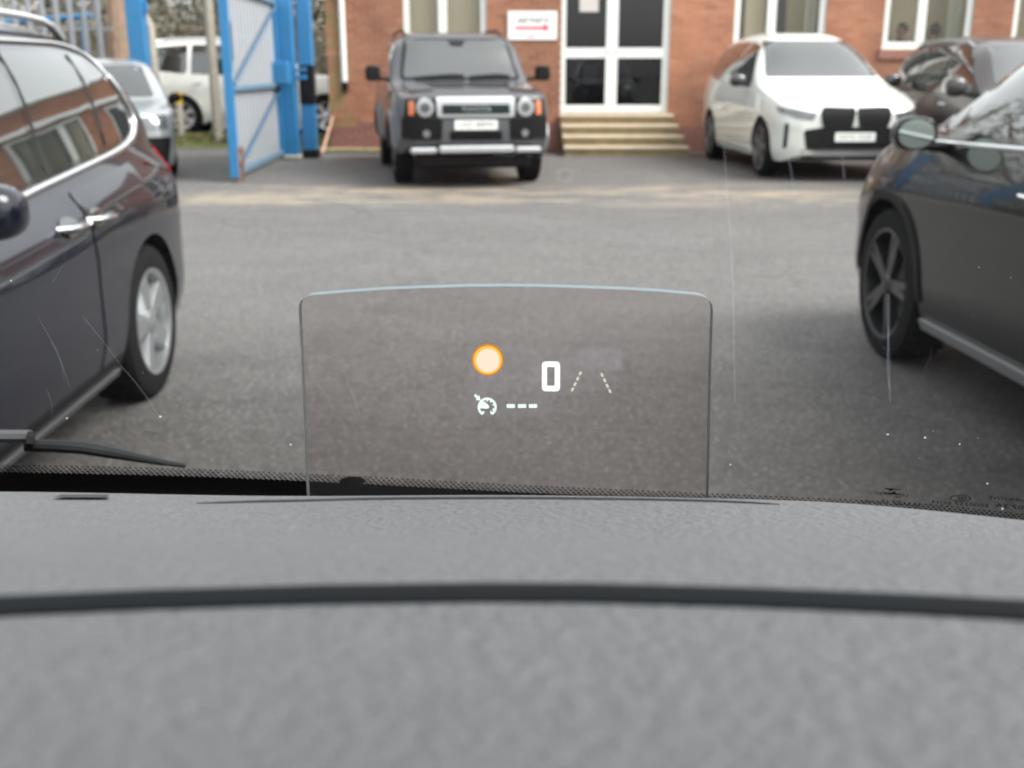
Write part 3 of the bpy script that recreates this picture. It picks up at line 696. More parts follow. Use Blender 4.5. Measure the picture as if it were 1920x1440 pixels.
# ---------------------------------------------------------------- trees and hedge behind
def leaf_mat(nm, cols):
    return island_mat(nm, cols, .6, 1.5)
M_leaf = leaf_mat('leaves_olive', [(.05, .06, .02), (.09, .10, .035), (.13, .12, .05), (.07, .08, .03)])
M_twig = leaf_mat('leaves_bare', [(.10, .09, .06), (.16, .15, .11), (.20, .18, .13), (.08, .09, .04)])
M_bark = mat('bark', (.24, .165, .115), .95, var=.45, scale=7, bump=.8, bscale=18)
def leaves(n, fn, size):
    V = []; Fc = []
    for i in range(n):
        c = fn(); a = Vector((random.gauss(0, 1), random.gauss(0, 1), random.gauss(0, 1))).normalized(); b = a.orthogonal().normalized(); b = Matrix.Rotation(random.random() * 6.28, 3, a) @ b; d = a.cross(b); s_ = size * random.uniform(.6, 1.3); k = len(V)
        V += [c - b * s_, c - d * s_ * .5 + b * s_ * .1, c + b * s_, c + d * s_ * .5 + b * s_ * .1]; Fc.append((k, k + 1, k + 2, k + 3))
    return V, Fc
def tree(label, x, y, z0, h, rad, m, n=5000, lean=0, trunk_r=.2, low=.35, name='tree'):
    t = thing(name, label, 'tree', (x, y, z0)); mb = MB(); mb.tube([(0, 0, -.05), (lean * .3, 0, h * .25), (lean * .7, .1, h * .5), (lean, .1, h * .8)], [trunk_r * 1.25, trunk_r, trunk_r * .75, trunk_r * .3], 10)
    cl = []
    for i in range(16):
        an = i * 2.4; hh = h * (low + (1 - low) * random.random()); rr = rad * random.uniform(.35, 1); e = Vector((lean * .7 + rr * math.cos(an), rr * math.sin(an), hh + .2 * h * random.random())); cl.append((e, rad * random.uniform(.25, .5)))
        mb.tube([(lean * .6, .05, hh * .75), (e * .55 + Vector((lean * .3, 0, hh * .35))), e], [trunk_r * .35, trunk_r * .2, .015], 6)
    mb.build('trunk', M_bark, t, True)
    def f():
        e, r_ = random.choice(cl); return e + Vector((random.gauss(0, r_ * .5), random.gauss(0, r_ * .5), random.gauss(0, r_ * .45)))
    V, Fc = leaves(n, f, .07); meshobj('crown', V, Fc, m, t)
tree('thick bare tree trunk between the palisade fence and the tall blue gate post', onY(214, 60, 19.9).x, 19.9, .0, 6.5, 2.0, M_twig, 3000, .1, .19, .55)
tree('olive green tree showing between the second blue post and the brick corner', onY(603, 30, 26).x, 27.5, .18, 5.5, 1.3, M_leaf, 6000, 0, .12, .2)
tree('dark leafy tree above the white SUV roof', onY(400, 5, 30).x, 30, .18, 7, 2.6, M_leaf, 7000, 0, .2, .3)
tree('sparse brown tree above the left end of the white SUV', onY(300, 5, 30).x - 1.2, 31, .18, 6.5, 2.4, M_twig, 6000, 0, .2, .3)
hd = thing('hedge', 'grey brown unkempt hedge bank behind the parked white SUV', 'hedge', (-7.5, 27.6, .18))
def hf():
    x = random.uniform(-7, 5.5); top = 2.9 + .35 * math.sin(x * 1.3) + .2 * math.sin(x * 3.7); return Vector((x, random.gauss(0, .45), random.random() ** .8 * top))
V, Fc = leaves(16000, hf, .085); meshobj('foliage', V, Fc, M_twig, hd)['kind'] = 'stuff'
MB().box((-7, -.35, 0), (5.5, .35, 2.3)).build('bank', mat('earth_bank', (.16, .14, .10), .95, var=.4, scale=3, bump=.8), hd, bevel=.15)
# grass tufts on the verge
def gf():
    return Vector((random.uniform(-10, -3.6), random.uniform(20.5, 21.4), random.uniform(.06, .24)))
V, Fc = leaves(2500, gf, .045); tag(meshobj('grass', V, Fc, leaf_mat('grass_blades', [(.14, .15, .04), (.20, .18, .06), (.09, .12, .03)])), 'short yellowish grass growing along the verge outside the gate', 'grass', kind='stuff')

# ---------------------------------------------------------------- navy people carrier (left, facing us)
P_navy = paint('navy_paint', (.0026, .0038, .0100), .0, .3)
mpv_sp = dict(W=.95, k=.19, tuck=.07, cv=.62, crease=.006, sh=.12, wheel=.335, axles=(1.22, -1.445), rimk=.69, gap=.05,
    top=[(2.05, .72), (1.95, .84), (1.5, .97), (.85, 1.05), (.55, 1.18), (-.05, 1.49), (-.4, 1.58), (-.9, 1.625), (-1.35, 1.61), (-1.75, 1.55), (-2.02, 1.40), (-2.18, 1.15), (-2.25, .95), (-2.28, .72)],
    bot=[(2.05, .34), (1.85, .2), (1, .2), (-1.95, .22), (-2.28, .36)],
    plan=[(2.05, .66), (1.95, .80), (1.7, .89), (1.1, .94), (0, .95), (-1.5, .945), (-1.95, .925), (-2.15, .85), (-2.25, .74), (-2.28, .68)],
    belt=[(2.05, .66), (1.6, .84), (.8, .94), (0, .955), (-.54, .985), (-1.5, 1.055), (-2.28, 1.05)],
    n=[(2.05, 2.6), (1.2, 2.8), (.6, 3.2), (-.1, 4), (-1.6, 4), (-2.28, 3.4)])
hd_ = R(-89.2); ra = Vector((-1.445, .93)); g = gnd(304, 738); rot = Matrix.Rotation(hd_, 2)
o2 = Vector((g.x, g.y)) - rot @ ra
mpv = Car('people_carrier', 'dark navy people carrier with chrome window line parked on the left', mpv_sp, (o2.x, o2.y, 0), hd_, P_navy)
mpv.wheels('wide', M_alloy, 5)
zb = lambda x: max(.955, 1.0 - .08 * (x + .54))      # bottom of the glass
sur = mpv.patch('window_surround', rp([(.52, 1.10), (-.1, 1.41), (-.6, 1.485), (-1.3, 1.485), (-1.62, 1.445), (-1.76, 1.27), (-1.80, zb(-1.75) + .02), (-.6, zb(-.6)), (.45, zb(.45))], [.02, .1, .2, .2, .12, .12, .07, .1, .02]), 'L', M_gloss, None, .004, .004)
for nm, poly, r_ in (('window', [(.36, 1.14), (-.13, 1.385), (-.5, 1.45), (-.70, 1.46), (-.635, zb(-.63) + .03), (.36, zb(.36) + .03)], .03),
                     ('window', [(-.765, 1.462), (-1.30, 1.462), (-1.28, zb(-1.28) + .03), (-.70, zb(-.7) + .03)], .03),
                     ('window', [(-1.365, 1.462), (-1.57, 1.43), (-1.70, 1.27), (-1.745, zb(-1.72) + .05), (-1.345, zb(-1.34) + .03)], [.02, .08, .1, .06, .03])):
    mpv.patch(nm, rp(poly, r_), 'L', M_dkglass, None, .010, .005)
def moulding(c, name, path, r_, m, view='L', up=.3):
    f = pchip(range(len(path)), [p[0] for p in path]); g_ = pchip(range(len(path)), [p[1] for p in path]); pts = []
    for t in np.linspace(0, len(path) - 1, 46):
        p, n = c.hit(f(t), g_(t), view); pts.append(p + n * .006)
    return MB().tube(pts, r_, 8).build(name, m, c.root, True, 80)
moulding(mpv, 'chrome_trim', [(.48, zb(.48) - .01), (0, zb(0) - .006), (-.6, zb(-.6) - .006), (-1.0, zb(-1) - .006), (-1.55, zb(-1.55) + .0), (-1.73, zb(-1.73) + .03), (-1.795, zb(-1.78) + .09), (-1.765, 1.27), (-1.70, 1.37)], .0155, M_chrome)
moulding(mpv, 'chrome_trim', [(.50, 1.13), (-.1, 1.425), (-.6, 1.50), (-1.3, 1.50), (-1.63, 1.46), (-1.71, 1.36)], .010, M_chrome)
for nm, poly, hx in (('front_door', [(.50, .93), (-.765, .965), (-.775, .40), (-.75, .27), (.55, .27), (.70, .55)], -.615), ('sliding_door', [(-.79, .967), (-1.50, 1.02), (-1.48, .82), (-1.18, .76), (-1.02, .60), (-.98, .28), (-.775, .275), (-.80, .40)], -.87)):
    d = mpv.patch(nm, rp(poly, .03), 'L', P_navy, None, .005, .006)
    p, nn = mpv.hit(hx, .865, 'L')
    m = MB(); m.tube([(hx + .10, p.y - .004, .872), (hx + .08, p.y + .038, .874), (hx, p.y + .048, .872), (hx - .08, p.y + .038, .868), (hx - .10, p.y - .004, .866)], [(.014, .010)] * 5, 8); m.build('handle', M_chrome, d, True)
    mpv.patch('handle_recess', [(hx + .075 * math.cos(t), .865 + .034 * math.sin(t)) for t in np.linspace(0, 6.28, 20, endpoint=False)], 'L', M_gloss, d, .008, .002, .03)
mpv.patch('side_moulding', rp([(.75, .285), (-1.02, .30), (-1.02, .275), (.75, .26)], .006), 'L', M_black, None, .012, .01)
mpv.patch('sill_trim', rp([(.80, .225), (-1.03, .24), (-1.03, .212), (.80, .20)], .006), 'L', mat('sill_dark', (.07, .07, .075), .45, .0), None, .016, .012)
mpv.patch('tail_lamp', rp([(-2.05, 1.06), (-2.22, 1.04), (-2.22, .83), (-2.12, .83)], .03), 'L', M_red, None, .008, .008)
mpv.patch('tail_lamp', rp([(.62, 1.06), (.90, 1.06), (.88, .83), (.66, .83)], .03), 'B', M_red, None, .008, .008)
mpv.patch('rear_window', rp([(-.56, 1.42), (.56, 1.42), (.68, 1.10), (-.68, 1.10)], .05), 'B', M_dkglass, None, .006)
mpv.patch('windscreen', rp([(-.52, 1.47), (.52, 1.47), (.68, 1.12), (-.68, 1.12)], .05), 'F', M_dkglass, None, .006)
mpv.patch('window', rp([(.36, 1.14), (-.13, 1.385), (-.5, 1.45), (-1.5, 1.44), (-1.7, 1.12), (.36, zb(.36) + .03)], .04), 'R', M_dkglass, None, .008)
for sd in (1, -1):
    mpv.patch('headlamp', rp([(sd * .45, .70), (sd * .72, .76), (sd * .80, .66), (sd * .5, .62)], .02), 'F', M_lens, None, .006)
    pts = []
    for x in np.linspace(-.2, -1.65, 14):
        p, nn = mpv.hit(x, sd * .58, 'T'); lift = .055 * min(1, (x + 1.70) / .18, (-.13 - x) / .18); pts.append((x, sd * .58, p.z + max(-.005, lift)))
    MB().tube(pts, [(.022, .014)] * len(pts), 8).build('roof_rail', mat('rail_silver', (.62, .63, .64), .35, .6), mpv.root, True)
mpv.mirror(.25, 1.06, 1.03, (.12, .18, .135), P_navy)
mpv.mirror(.25, -1.06, 1.03, (.12, .18, .135), P_navy, False)

# ---------------------------------------------------------------- black crossover (right, facing away)
P_black = paint('black_paint', (.006, .0058, .0055), .0, .3)
cuv_sp = dict(W=.94, k=.26, tuck=.07, cv=.74, crease=.010, sh=.05, wheel=.375, axles=(1.42, -1.34), rimk=.73, gap=.05,
    top=[(2.3, .72), (2.26, .90), (2.1, 1.02), (1.7, 1.12), (1.3, 1.17), (1.10, 1.28), (.50, 1.64), (.15, 1.75), (-.9, 1.76), (-1.6, 1.62), (-2.0, 1.40), (-2.2, 1.08), (-2.3, .8)],
    bot=[(2.3, .32), (2.0, .24), (1, .24), (-2.0, .26), (-2.3, .38)],
    plan=[(2.3, .60), (2.2, .76), (1.95, .88), (1.4, .935), (0, .925), (-1.3, .94), (-1.95, .89), (-2.2, .78), (-2.3, .66)],
    belt=[(2.3, .66), (1.9, .92), (1.2, 1.07), (0, 1.10), (-1.5, 1.16), (-2.3, 1.05)],
    n=[(2.3, 2.8), (1.4, 3.2), (.9, 3.4), (.2, 4), (-1.2, 4), (-2.3, 3)])
hd_ = R(92); fa = Vector((1.42, .92)); g = gnd(1643, 667); rot = Matrix.Rotation(hd_, 2); o2 = Vector((g.x, g.y)) - rot @ fa
cuv = Car('black_crossover', 'glossy black crossover with dark alloy wheels parked on the right', cuv_sp, (o2.x, o2.y, 0), hd_, P_black)
cuv.wheels('twin', mat('alloy_black_cut', (.055, .055, .058), .25, .8), 5)
arch_trim(cuv, M_black, .05, .012)
zc_ = lambda x: 1.125 - .024 * x
cuv.patch('window_surround', rp([(1.10, 1.18), (.58, 1.54), (.2, 1.655), (-.9, 1.65), (-1.45, 1.46), (-1.5, zc_(-1.5)), (1.06, zc_(1.06))], .05), 'L', M_gloss, None, .004)
for poly in ([(1.01, 1.18), (.55, 1.50), (.20, 1.615), (-.08, 1.625), (-.16, zc_(-.16) + .03), (.94, zc_(.94) + .03)], [(-.15, 1.625), (-.88, 1.62), (-1.02, zc_(-1.0) + .03), (-.23, zc_(-.2) + .03)], [(-.96, 1.60), (-1.36, 1.46), (-1.4, zc_(-1.4) + .03), (-1.09, zc_(-1.1) + .03)]):
    cuv.patch('window', rp(poly, .03), 'L', M_dkglass, None, .010, .005)
    cuv.patch('window', rp(poly, .03), 'R', M_dkglass, None, .010, .005)
cuv.patch('windscreen', rp([(-.54, 1.63), (.54, 1.63), (.68, 1.23), (-.68, 1.23)], .05), 'F', M_dkglass, None, .006)
cuv.patch('rear_window', rp([(-.5, 1.48), (.5, 1.48), (.62, 1.22), (-.62, 1.22)], .05), 'B', M_dkglass, None, .006)
moulding(cuv, 'belt_trim', [(1.10, zc_(1.1) - .012), (0, zc_(0) - .008), (-1.45, zc_(-1.45) - .005)], .012, M_chrome)
for nm, poly, hx in (('front_door', [(.98, 1.08), (-.18, 1.11), (-.22, .68), (-.18, .34), (.86, .34), (.97, .6)], .02), ('rear_door', [(-.20, 1.11), (-1.20, 1.13), (-1.18, .90), (-.95, .76), (-.88, .5), (-.86, .34), (-.20, .34), (-.24, .68)], -.90)):
    d = cuv.patch(nm, rp(poly, .03), 'L', P_black, None, .005, .006)
    p, nn = cuv.hit(hx, .955, 'L')
    MB().tube([(hx + .11, p.y - .004, .955), (hx + .085, p.y + .036, .957), (hx, p.y + .044, .957), (hx - .085, p.y + .036, .955), (hx - .11, p.y - .004, .955)], [(.015, .010)] * 5, 8).build('handle', M_chrome, d, True)
    cuv.patch('handle_recess', [(hx + .08 * math.cos(t), .95 + .036 * math.sin(t)) for t in np.linspace(0, 6.28, 20, endpoint=False)], 'L', M_gloss, d, .008, .002, .03)
cuv.patch('sill_trim', rp([(.99, .30), (-.95, .32), (-.95, .262), (.99, .252)], .008), 'L', mat('sill_grey', (.34, .34, .35), .35, .6), None, .020, .014)
for sd in (1, -1):
    cuv.patch('headlamp', rp([(sd * .42, .82), (sd * .66, .84), (sd * .70, .74), (sd * .45, .74)], .02), 'F', M_lens, None, .006)
    cuv.patch('tail_lamp', rp([(sd * .35, .98), (sd * .74, .98), (sd * .72, .88), (sd * .35, .90)], .02), 'B', M_red, None, .006)
cuv.mirror(.93, 1.045, 1.135, (.10, .165, .125), P_black)
cuv.mirror(.93, -1.045, 1.135, (.10, .165, .125), P_black)

# ---------------------------------------------------------------- grey boxy off-roader (centre back)
P_grey = paint('grey_paint', (.062, .062, .067), .3, .32)
lc_sp = dict(W=.97, k=.13, tuck=.05, cv=.75, crease=.008, wheel=.40, axles=(1.56, -1.29), rimk=.60, gap=.07, inset=.03,
    top=[(2.46, 1.085), (2.43, 1.125), (2.30, 1.15), (1.5, 1.22), (1.18, 1.25), (1.0, 1.38), (.62, 1.80), (.4, 1.88), (-.5, 1.92), (-2.1, 1.89), (-2.3, 1.75), (-2.40, 1.2), (-2.46, .95)],
    bot=[(2.46, .52), (2.25, .42), (1, .40), (-2.2, .42), (-2.46, .55)],
    plan=[(2.46, .80), (2.40, .88), (2.2, .94), (1.5, .955), (-2.2, .955), (-2.4, .91), (-2.46, .84)],
    belt=[(2.46, 1.0), (2.2, 1.06), (1.2, 1.16), (-2.46, 1.18)],
    n=[(2.46, 4), (1.5, 4.5), (.9, 5), (0, 6), (-2.46, 6)])
hd_ = R(-80); f0 = gnd(730, 340); f1 = gnd(1018, 339); g = (f0 + f1) / 2; rot = Matrix.Rotation(hd_, 2); o2 = Vector((g.x, g.y)) - rot @ Vector((1.56, 0))
lc = Car('off_roader', 'grey boxy off-roader with amber lamps parked nose out before the brick wall', lc_sp, (o2.x, o2.y, 0), hd_, P_grey)
lc.wheels('twin', M_alloydk, 6); arch_trim(lc, P_grey, .075, .055)
lc.patch('windscreen_frame', rp([(-.70, 1.81), (.70, 1.81), (.80, 1.27), (-.80, 1.27)], .06), 'F', M_black, None, .004)
ws_ = lc.patch('windscreen', rp([(-.655, 1.775), (.655, 1.775), (.755, 1.30), (-.755, 1.30)], .05), 'F', M_dkglass, None, .010)
lc.patch('wiper', band([(-.6, 1.285), (-.1, 1.325), (.05, 1.315)], .03, .015), 'F', M_black, ws_, .025, .012, .05)
lc.patch('wiper', band([(.12, 1.295), (.5, 1.325), (.66, 1.31)], .03, .015), 'F', M_black, ws_, .025, .012, .05)
lc.patch('sensor_pod', rp([(-.12, 1.77), (.12, 1.77), (.07, 1.70), (-.07, 1.70)], .02), 'F', M_black, ws_, .014, .002)
FX = 2.515
lc.patch('front_panel', rp([(-.84, 1.065), (.84, 1.065), (.86, .86), (-.86, .86)], .03), 'F', M_black, None, .008, .01)
gr = lc.patch('grille', rp([(-.475, 1.075), (.475, 1.075), (.47, .855), (-.47, .855)], .035), 'F', M_satin, None, .03, .03)
lc.patch('grille_opening', rp([(-.41, 1.0), (.41, 1.0), (.41, .892), (-.41, .892)], .012), 'F', mat('grille_teal', (.008, .014, .015), .5, spec=.2), gr, .036, .006, .03)
for i in range(22): 
    y = -.42 + .04 * i; lc.patch('grille_notch', [(y - .010, 1.030), (y + .010, 1.030), (y + .010, 1.018), (y - .010, 1.018)], 'F', mat('notch_grey', (.18, .18, .19), .5), gr, .033, .002)
px_ = lc.hit(0, .95, 'F')[0].x + .044
text_obj('badge_lettering', 'TOYOTA', .085, lambda u, v: (px_, u, .947 + v), M_satin, gr, width=.36)
for sd in (1, -1):
    hl = lc.patch('headlamp', [(sd * .61 + .105 * math.cos(t), .965 + .105 * math.sin(t)) for t in np.linspace(0, 6.28, 28, endpoint=False)], 'F', mat('lamp_ring', (.26, .265, .27), .3, .2, coat=1), None, .022, .02, .05)
    lc.patch('lamp_core', [(sd * .61 + .055 * math.cos(t), .97 + .055 * math.sin(t)) for t in np.linspace(0, 6.28, 20, endpoint=False)], 'F', mat('lamp_core', (.06, .065, .07), .15, .2, coat=1), hl, .026, .004, .05)
    lc.patch('indicator', rp([(sd * .735, 1.04), (sd * .80, 1.04), (sd * .80, .88), (sd * .735, .88)], .012), 'F', M_amber, None, .020, .012, .05)
    fl = lc.patch('bumper_corner', rp([(sd * .42, .84), (sd * .88, .86), (sd * .88, .60), (sd * .42, .60)], .04), 'F', M_black, None, .022, .02)
    lc.patch('fog_lamp', [(sd * .60 + .045 * math.cos(t), .665 + .045 * math.sin(t)) for t in np.linspace(0, 6.28, 18, endpoint=False)], 'F', M_lens, fl, .030, .01, .04)
    lc.patch('bonnet_ridge', rp([(1.42, sd * .52), (2.25, sd * .48), (2.28, sd * .78), (1.42, sd * .80)], .06), 'T', P_grey, None, .024, .026)
    lc.mirror(.92, sd * 1.14, 1.36, (.10, .17, .17), M_black, True, True)
    lc.patch('window', rp([(.72, 1.24), (.45, 1.74), (-.10, 1.77), (-.10, 1.22)], .04), 'L' if sd > 0 else 'R', M_dkglass, None, .008)
    lc.patch('window', rp([(-.20, 1.77), (-1.15, 1.77), (-1.15, 1.22), (-.20, 1.22)], .04), 'L' if sd > 0 else 'R', M_dkglass, None, .008)
    lc.patch('window', rp([(-1.25, 1.76), (-2.05, 1.74), (-2.10, 1.24), (-1.25, 1.22)], .04), 'L' if sd > 0 else 'R', M_dkglass, None, .008)
    pts = []
    for x in np.linspace(.35, -2.0, 10): pts.append((x, sd * .66, lc.hit(x, sd * .66, 'T')[0].z + (.05 if -1.95 < x < .3 else 0)))
    MB().tube(pts, .018, 8).build('roof_rail', M_black, lc.root, True)
    lc.patch('front_door', rp([(.95, 1.14), (-.15, 1.14), (-.15, .5), (.9, .5)], .04), 'L' if sd > 0 else 'R', P_grey, None, .005)
    lc.patch('rear_door', rp([(-.17, 1.14), (-1.2, 1.14), (-1.15, .9), (-.85, .7), (-.78, .5), (-.17, .5)], .04), 'L' if sd > 0 else 'R', P_grey, None, .005)
lc.patch('lower_grille', rp([(-.40, .83), (.40, .83), (.42, .56), (-.42, .56)], .03), 'F', mat('lower_grille_grey', (.07, .072, .078), .5), None, .016, .014)
lc.patch('grille_slot', rp([(-.32, .69), (.32, .69), (.32, .585), (-.32, .585)], .02), 'F', M_black, None, .020, .006)
bmp = MB().box((2.42, -.46, .435), (2.60, .46, .52)).build('skid_bar', M_satin, lc.root, bevel=.02)
for sd in (1, -1): MB().box((2.36, min(sd * .48, sd * .80), .43), (2.57, max(sd * .48, sd * .80), .50)).build('skid_bar', M_satin, lc.root, bevel=.02)
MB().box((1.9, -.7, .24), (2.42, .7, .44)).build('under_tray', M_black, lc.root, bevel=.04)
lc.plate(.765, 'UIZ 8890')

# ---------------------------------------------------------------- white SUV with twin grille (right of the door)
P_white = paint('white_paint', (.62, .635, .595), 0, .4)
x5_sp = dict(W=1.0, k=.34, tuck=.06, cv=.72, crease=.014, sh=.03, wheel=.385, axles=(1.60, -1.375), rimk=.74, gap=.045,
    top=[(2.465, .93), (2.44, .985), (2.3, 1.03), (1.8, 1.14), (1.25, 1.25), (1.02, 1.38), (.35, 1.83), (.0, 1.915), (-.8, 1.95), (-1.6, 1.90), (-2.1, 1.70), (-2.3, 1.25), (-2.42, .95), (-2.465, .75)],
    bot=[(2.465, .34), (2.2, .25), (1, .24), (-2.2, .26), (-2.465, .4)],
    plan=[(2.465, .72), (2.40, .82), (2.15, .93), (1.6, .985), (0, .98), (-1.4, .995), (-2.1, .93), (-2.38, .82), (-2.465, .70)],
    belt=[(2.465, .84), (2.0, .99), (1.1, 1.15), (-1.5, 1.22), (-2.465, 1.1)],
    n=[(2.465, 3), (1.5, 3), (.9, 3.4), (0, 4), (-1.5, 4), (-2.465, 3.2)])
hd_ = R(-87); g = gnd(1421, 330); rot = Matrix.Rotation(hd_, 2); o2 = Vector((g.x, g.y)) - rot @ Vector((1.60, -.97))
x5 = Car('white_suv', 'white SUV with a black twin grille parked right of the double door', x5_sp, (o2.x, o2.y, 0), hd_, P_white)
x5.wheels('twin', mat('alloy_grey', (.20, .20, .21), .3, .9), 5)
x5.patch('windscreen', rp([(-.62, 1.80), (.62, 1.80), (.79, 1.31), (-.79, 1.31)], .04), 'F', M_dkglass, None, .008)
for sd in (1, -1):
    vw = 'L' if sd > 0 else 'R'
    k = x5.patch('grille', rp([(sd * .015, .93), (sd * .43, .945), (sd * .46, .86), (sd * .42, .68), (sd * .05, .67), (sd * .015, .85)], [.04, .09, .08, .07, .07, .05]), 'F', M_black, None, .02, .02, .06)
    for i in range(7): 
        y = sd * (.075 + .052 * i); x5.patch('grille_slat', [(y - .007, .91), (y + .007, .91), (y + .007, .71), (y - .007, .71)], 'F', mat('slat_black', (.010, .010, .012), .5, spec=.1), k, .027, .006, .09)
    x5.patch('headlamp', rp([(sd * .50, .865), (sd * .72, .905), (sd * .92, .945), (sd * .91, .87), (sd * .74, .80), (sd * .55, .785)], .012), 'F', mat('lamp_lens_grey', (.12, .125, .135), .1, .3, coat=1), None, .008, .008, .04)
    x5.patch('air_slot', rp([(sd * .83, .74), (sd * .865, .74), (sd * .87, .42), (sd * .835, .44)], .012), 'F', M_black, None, .006, .006, .04)
    x5.mirror(.80, sd * 1.12, 1.26, (.12, .20, .15), M_gloss)
    for poly in ([(.84, 1.27), (.28, 1.73), (-.16, 1.80), (-.22, 1.22), (.80, 1.20)], [(-.24, 1.80), (-1.05, 1.80), (-1.18, 1.245), (-.30, 1.22)], [(-1.12, 1.79), (-1.6, 1.68), (-1.84, 1.36), (-1.25, 1.255)]):
        x5.patch('window', rp(poly, .04), vw, M_dkglass, None, .008)
    for nm, poly in (('front_door', [(.95, 1.02), (-.22, 1.06), (-.25, .42), (.95, .42)]), ('rear_door', [(-.25, 1.06), (-1.25, 1.09), (-1.15, .85), (-.92, .70), (-.85, .42), (-.28, .42)])):
        d = x5.patch(nm, rp(poly, .03), vw, P_white, None, .005)
        hx = -.05 if nm == 'front_door' else -1.05; p, nn = x5.hit(hx, .93, vw)
        MB().tube([(hx + .1, p.y - sd * .004, .93), (hx, p.y + sd * .04, .932), (hx - .1, p.y - sd * .004, .93)], .013, 8).build('handle', P_white, d, True)
    x5.patch('sill_trim', rp([(1.1, .36), (-.9, .38), (-.9, .27), (1.1, .27)], .02), vw, P_white, None, .02, .02)
x5.patch('lower_intake', rp([(-.66, .66), (-.40, .70), (.40, .70), (.66, .66), (.62, .42), (-.62, .42)], .04), 'F', M_black, None, .012, .012)
x5.patch('lower_trim', rp([(-.68, .41), (.68, .41), (.64, .29), (-.64, .29)], .03), 'F', M_black, None, .008, .008)
x5.patch('skid_strip', rp([(-.50, .395), (.50, .395), (.54, .345), (-.54, .345)], .012), 'F', M_satin, None, .022, .02)
x5.patch('bonnet_badge', [(.035 * math.cos(t), .965 + .03 * math.sin(t)) for t in np.linspace(0, 6.28, 16, endpoint=False)], 'F', M_satin, None, .006, .006, .04)
x5.plate(.575, 'SX72 CLK')

# ---------------------------------------------------------------- dark SUV behind the black crossover, white SUV in the street, silver car
P_dark = paint('dark_brown_paint', (.045, .038, .038), .4, .3)
gen_sp = dict(W=.96, k=.24, tuck=.06, cv=.75, crease=.01, wheel=.37, axles=(1.45, -1.35), rimk=.68, gap=.05,
    top=[(2.36, .88), (2.32, 1.0), (2.15, 1.06), (1.6, 1.12), (1.15, 1.17), (.9, 1.35), (.35, 1.72), (0, 1.80), (-.9, 1.84), (-1.9, 1.80), (-2.2, 1.65), (-2.32, 1.2), (-2.36, .8)],
    bot=[(2.36, .36), (2.1, .26), (-2.1, .28), (-2.36, .4)],
    plan=[(2.36, .72), (2.28, .82), (2.05, .92), (1.4, .95), (-1.5, .955), (-2.1, .92), (-2.3, .82), (-2.36, .72)],
    belt=[(2.36, .8), (2.0, .98), (1.1, 1.08), (-2.36, 1.14)], n=[(2.36, 3), (1.2, 3.2), (.5, 4.5), (-1.8, 4.5), (-2.36, 4)])
def gen_car(name, label, loc, hd, P, rim, sty='single', sp=None):
    c = Car(name, label, sp or gen_sp, loc, hd, P); c.wheels(sty, rim, 6)
    c.patch('windscreen', rp([(-.60, 1.69), (.60, 1.69), (.74, 1.21), (-.74, 1.21)], .05), 'F', M_dkglass, None, .008)
    c.patch('rear_window', rp([(-.58, 1.70), (.58, 1.70), (.68, 1.22), (-.68, 1.22)], .05), 'B', M_dkglass, None, .008)
    for sd in (1, -1):
        vw = 'L' if sd > 0 else 'R'
        for poly in ([(.82, 1.18), (.34, 1.62), (-.14, 1.69), (-.16, 1.13), (.80, 1.11)], [(-.22, 1.69), (-1.08, 1.69), (-1.10, 1.15), (-.24, 1.13)], [(-1.16, 1.69), (-1.75, 1.64), (-2.02, 1.42), (-1.95, 1.24), (-1.18, 1.15)]):
            c.patch('window', rp(poly, [.02, .03, .03, .03, .1][:len(poly)]), vw, M_dkglass, None, .008)
        for nm, poly, hx in (('front_door', [(.95, 1.06), (-.17, 1.09), (-.20, .42), (.95, .42)], .0), ('rear_door', [(-.2, 1.09), (-1.15, 1.12), (-1.1, .85), (-.88, .70), (-.82, .42), (-.23, .42)], -1.0)):
            d = c.patch(nm, rp(poly, .03), vw, P, None, .005); p, nn = c.hit(hx, .98, vw)
            MB().tube([(hx + .1, p.y - sd * .004, .98), (hx, p.y + sd * .04, .982), (hx - .1, p.y - sd * .004, .98)], .014, 8).build('handle', M_chrome, d, True)
        c.patch('headlamp', rp([(sd * .46, .92), (sd * .80, .96), (sd * .82, .80), (sd * .52, .80)], .03), 'F', M_lens, None, .008)
        c.patch('tail_lamp', rp([(sd * .62, 1.15), (sd * .82, 1.15), (sd * .82, .85), (sd * .68, .85)], .03), 'B', M_red, None, .008)
        c.mirror(.80, sd * 1.12, 1.20, (.12, .22, .20), P)
        pts = [(x, sd * .68, c.hit(x, sd * .68, 'T')[0].z + (.05 if -1.75 < x < .15 else 0)) for x in np.linspace(.2, -1.8, 9)]
        MB().tube(pts, .018, 8).build('roof_rail', M_satin, c.root, True)
    c.patch('grille', rp([(-.42, .92), (.42, .92), (.38, .70), (-.38, .70)], .04), 'F', M_black, None, .014, .014)
    c.patch('lower_bumper', rp([(-.70, .58), (.70, .58), (.66, .40), (-.66, .40)], .04), 'F', M_black, None, .012, .012)
    return c
dk = gen_car('dark_suv', 'dark brown metallic SUV parked at the back right behind the black crossover', (6.55, 14.35, 0), R(-90), P_dark, M_alloydk)
wh = gen_car('white_suv', 'white SUV parked side on in the street behind the open gate', (onY(490, 150, 22.2).x - .08, 22.3, .178), R(2), paint('cream_white_paint', (.72, .72, .68), 0, .4), mat('alloy_bright', (.62, .63, .62), .3, .6), 'wide')
hat_sp = dict(gen_sp); hat_sp = dict(hat_sp, W=.88, top=[(a * .88, b * .86) for a, b in gen_sp['top']], bot=[(a * .88, b * .7) for a, b in gen_sp['bot']], plan=[(a * .88, b * .92) for a, b in gen_sp['plan']], belt=[(a * .88, b * .86) for a, b in gen_sp['belt']], n=[(a * .88, b) for a, b in gen_sp['n']], wheel=.32, axles=(1.28, -1.22))
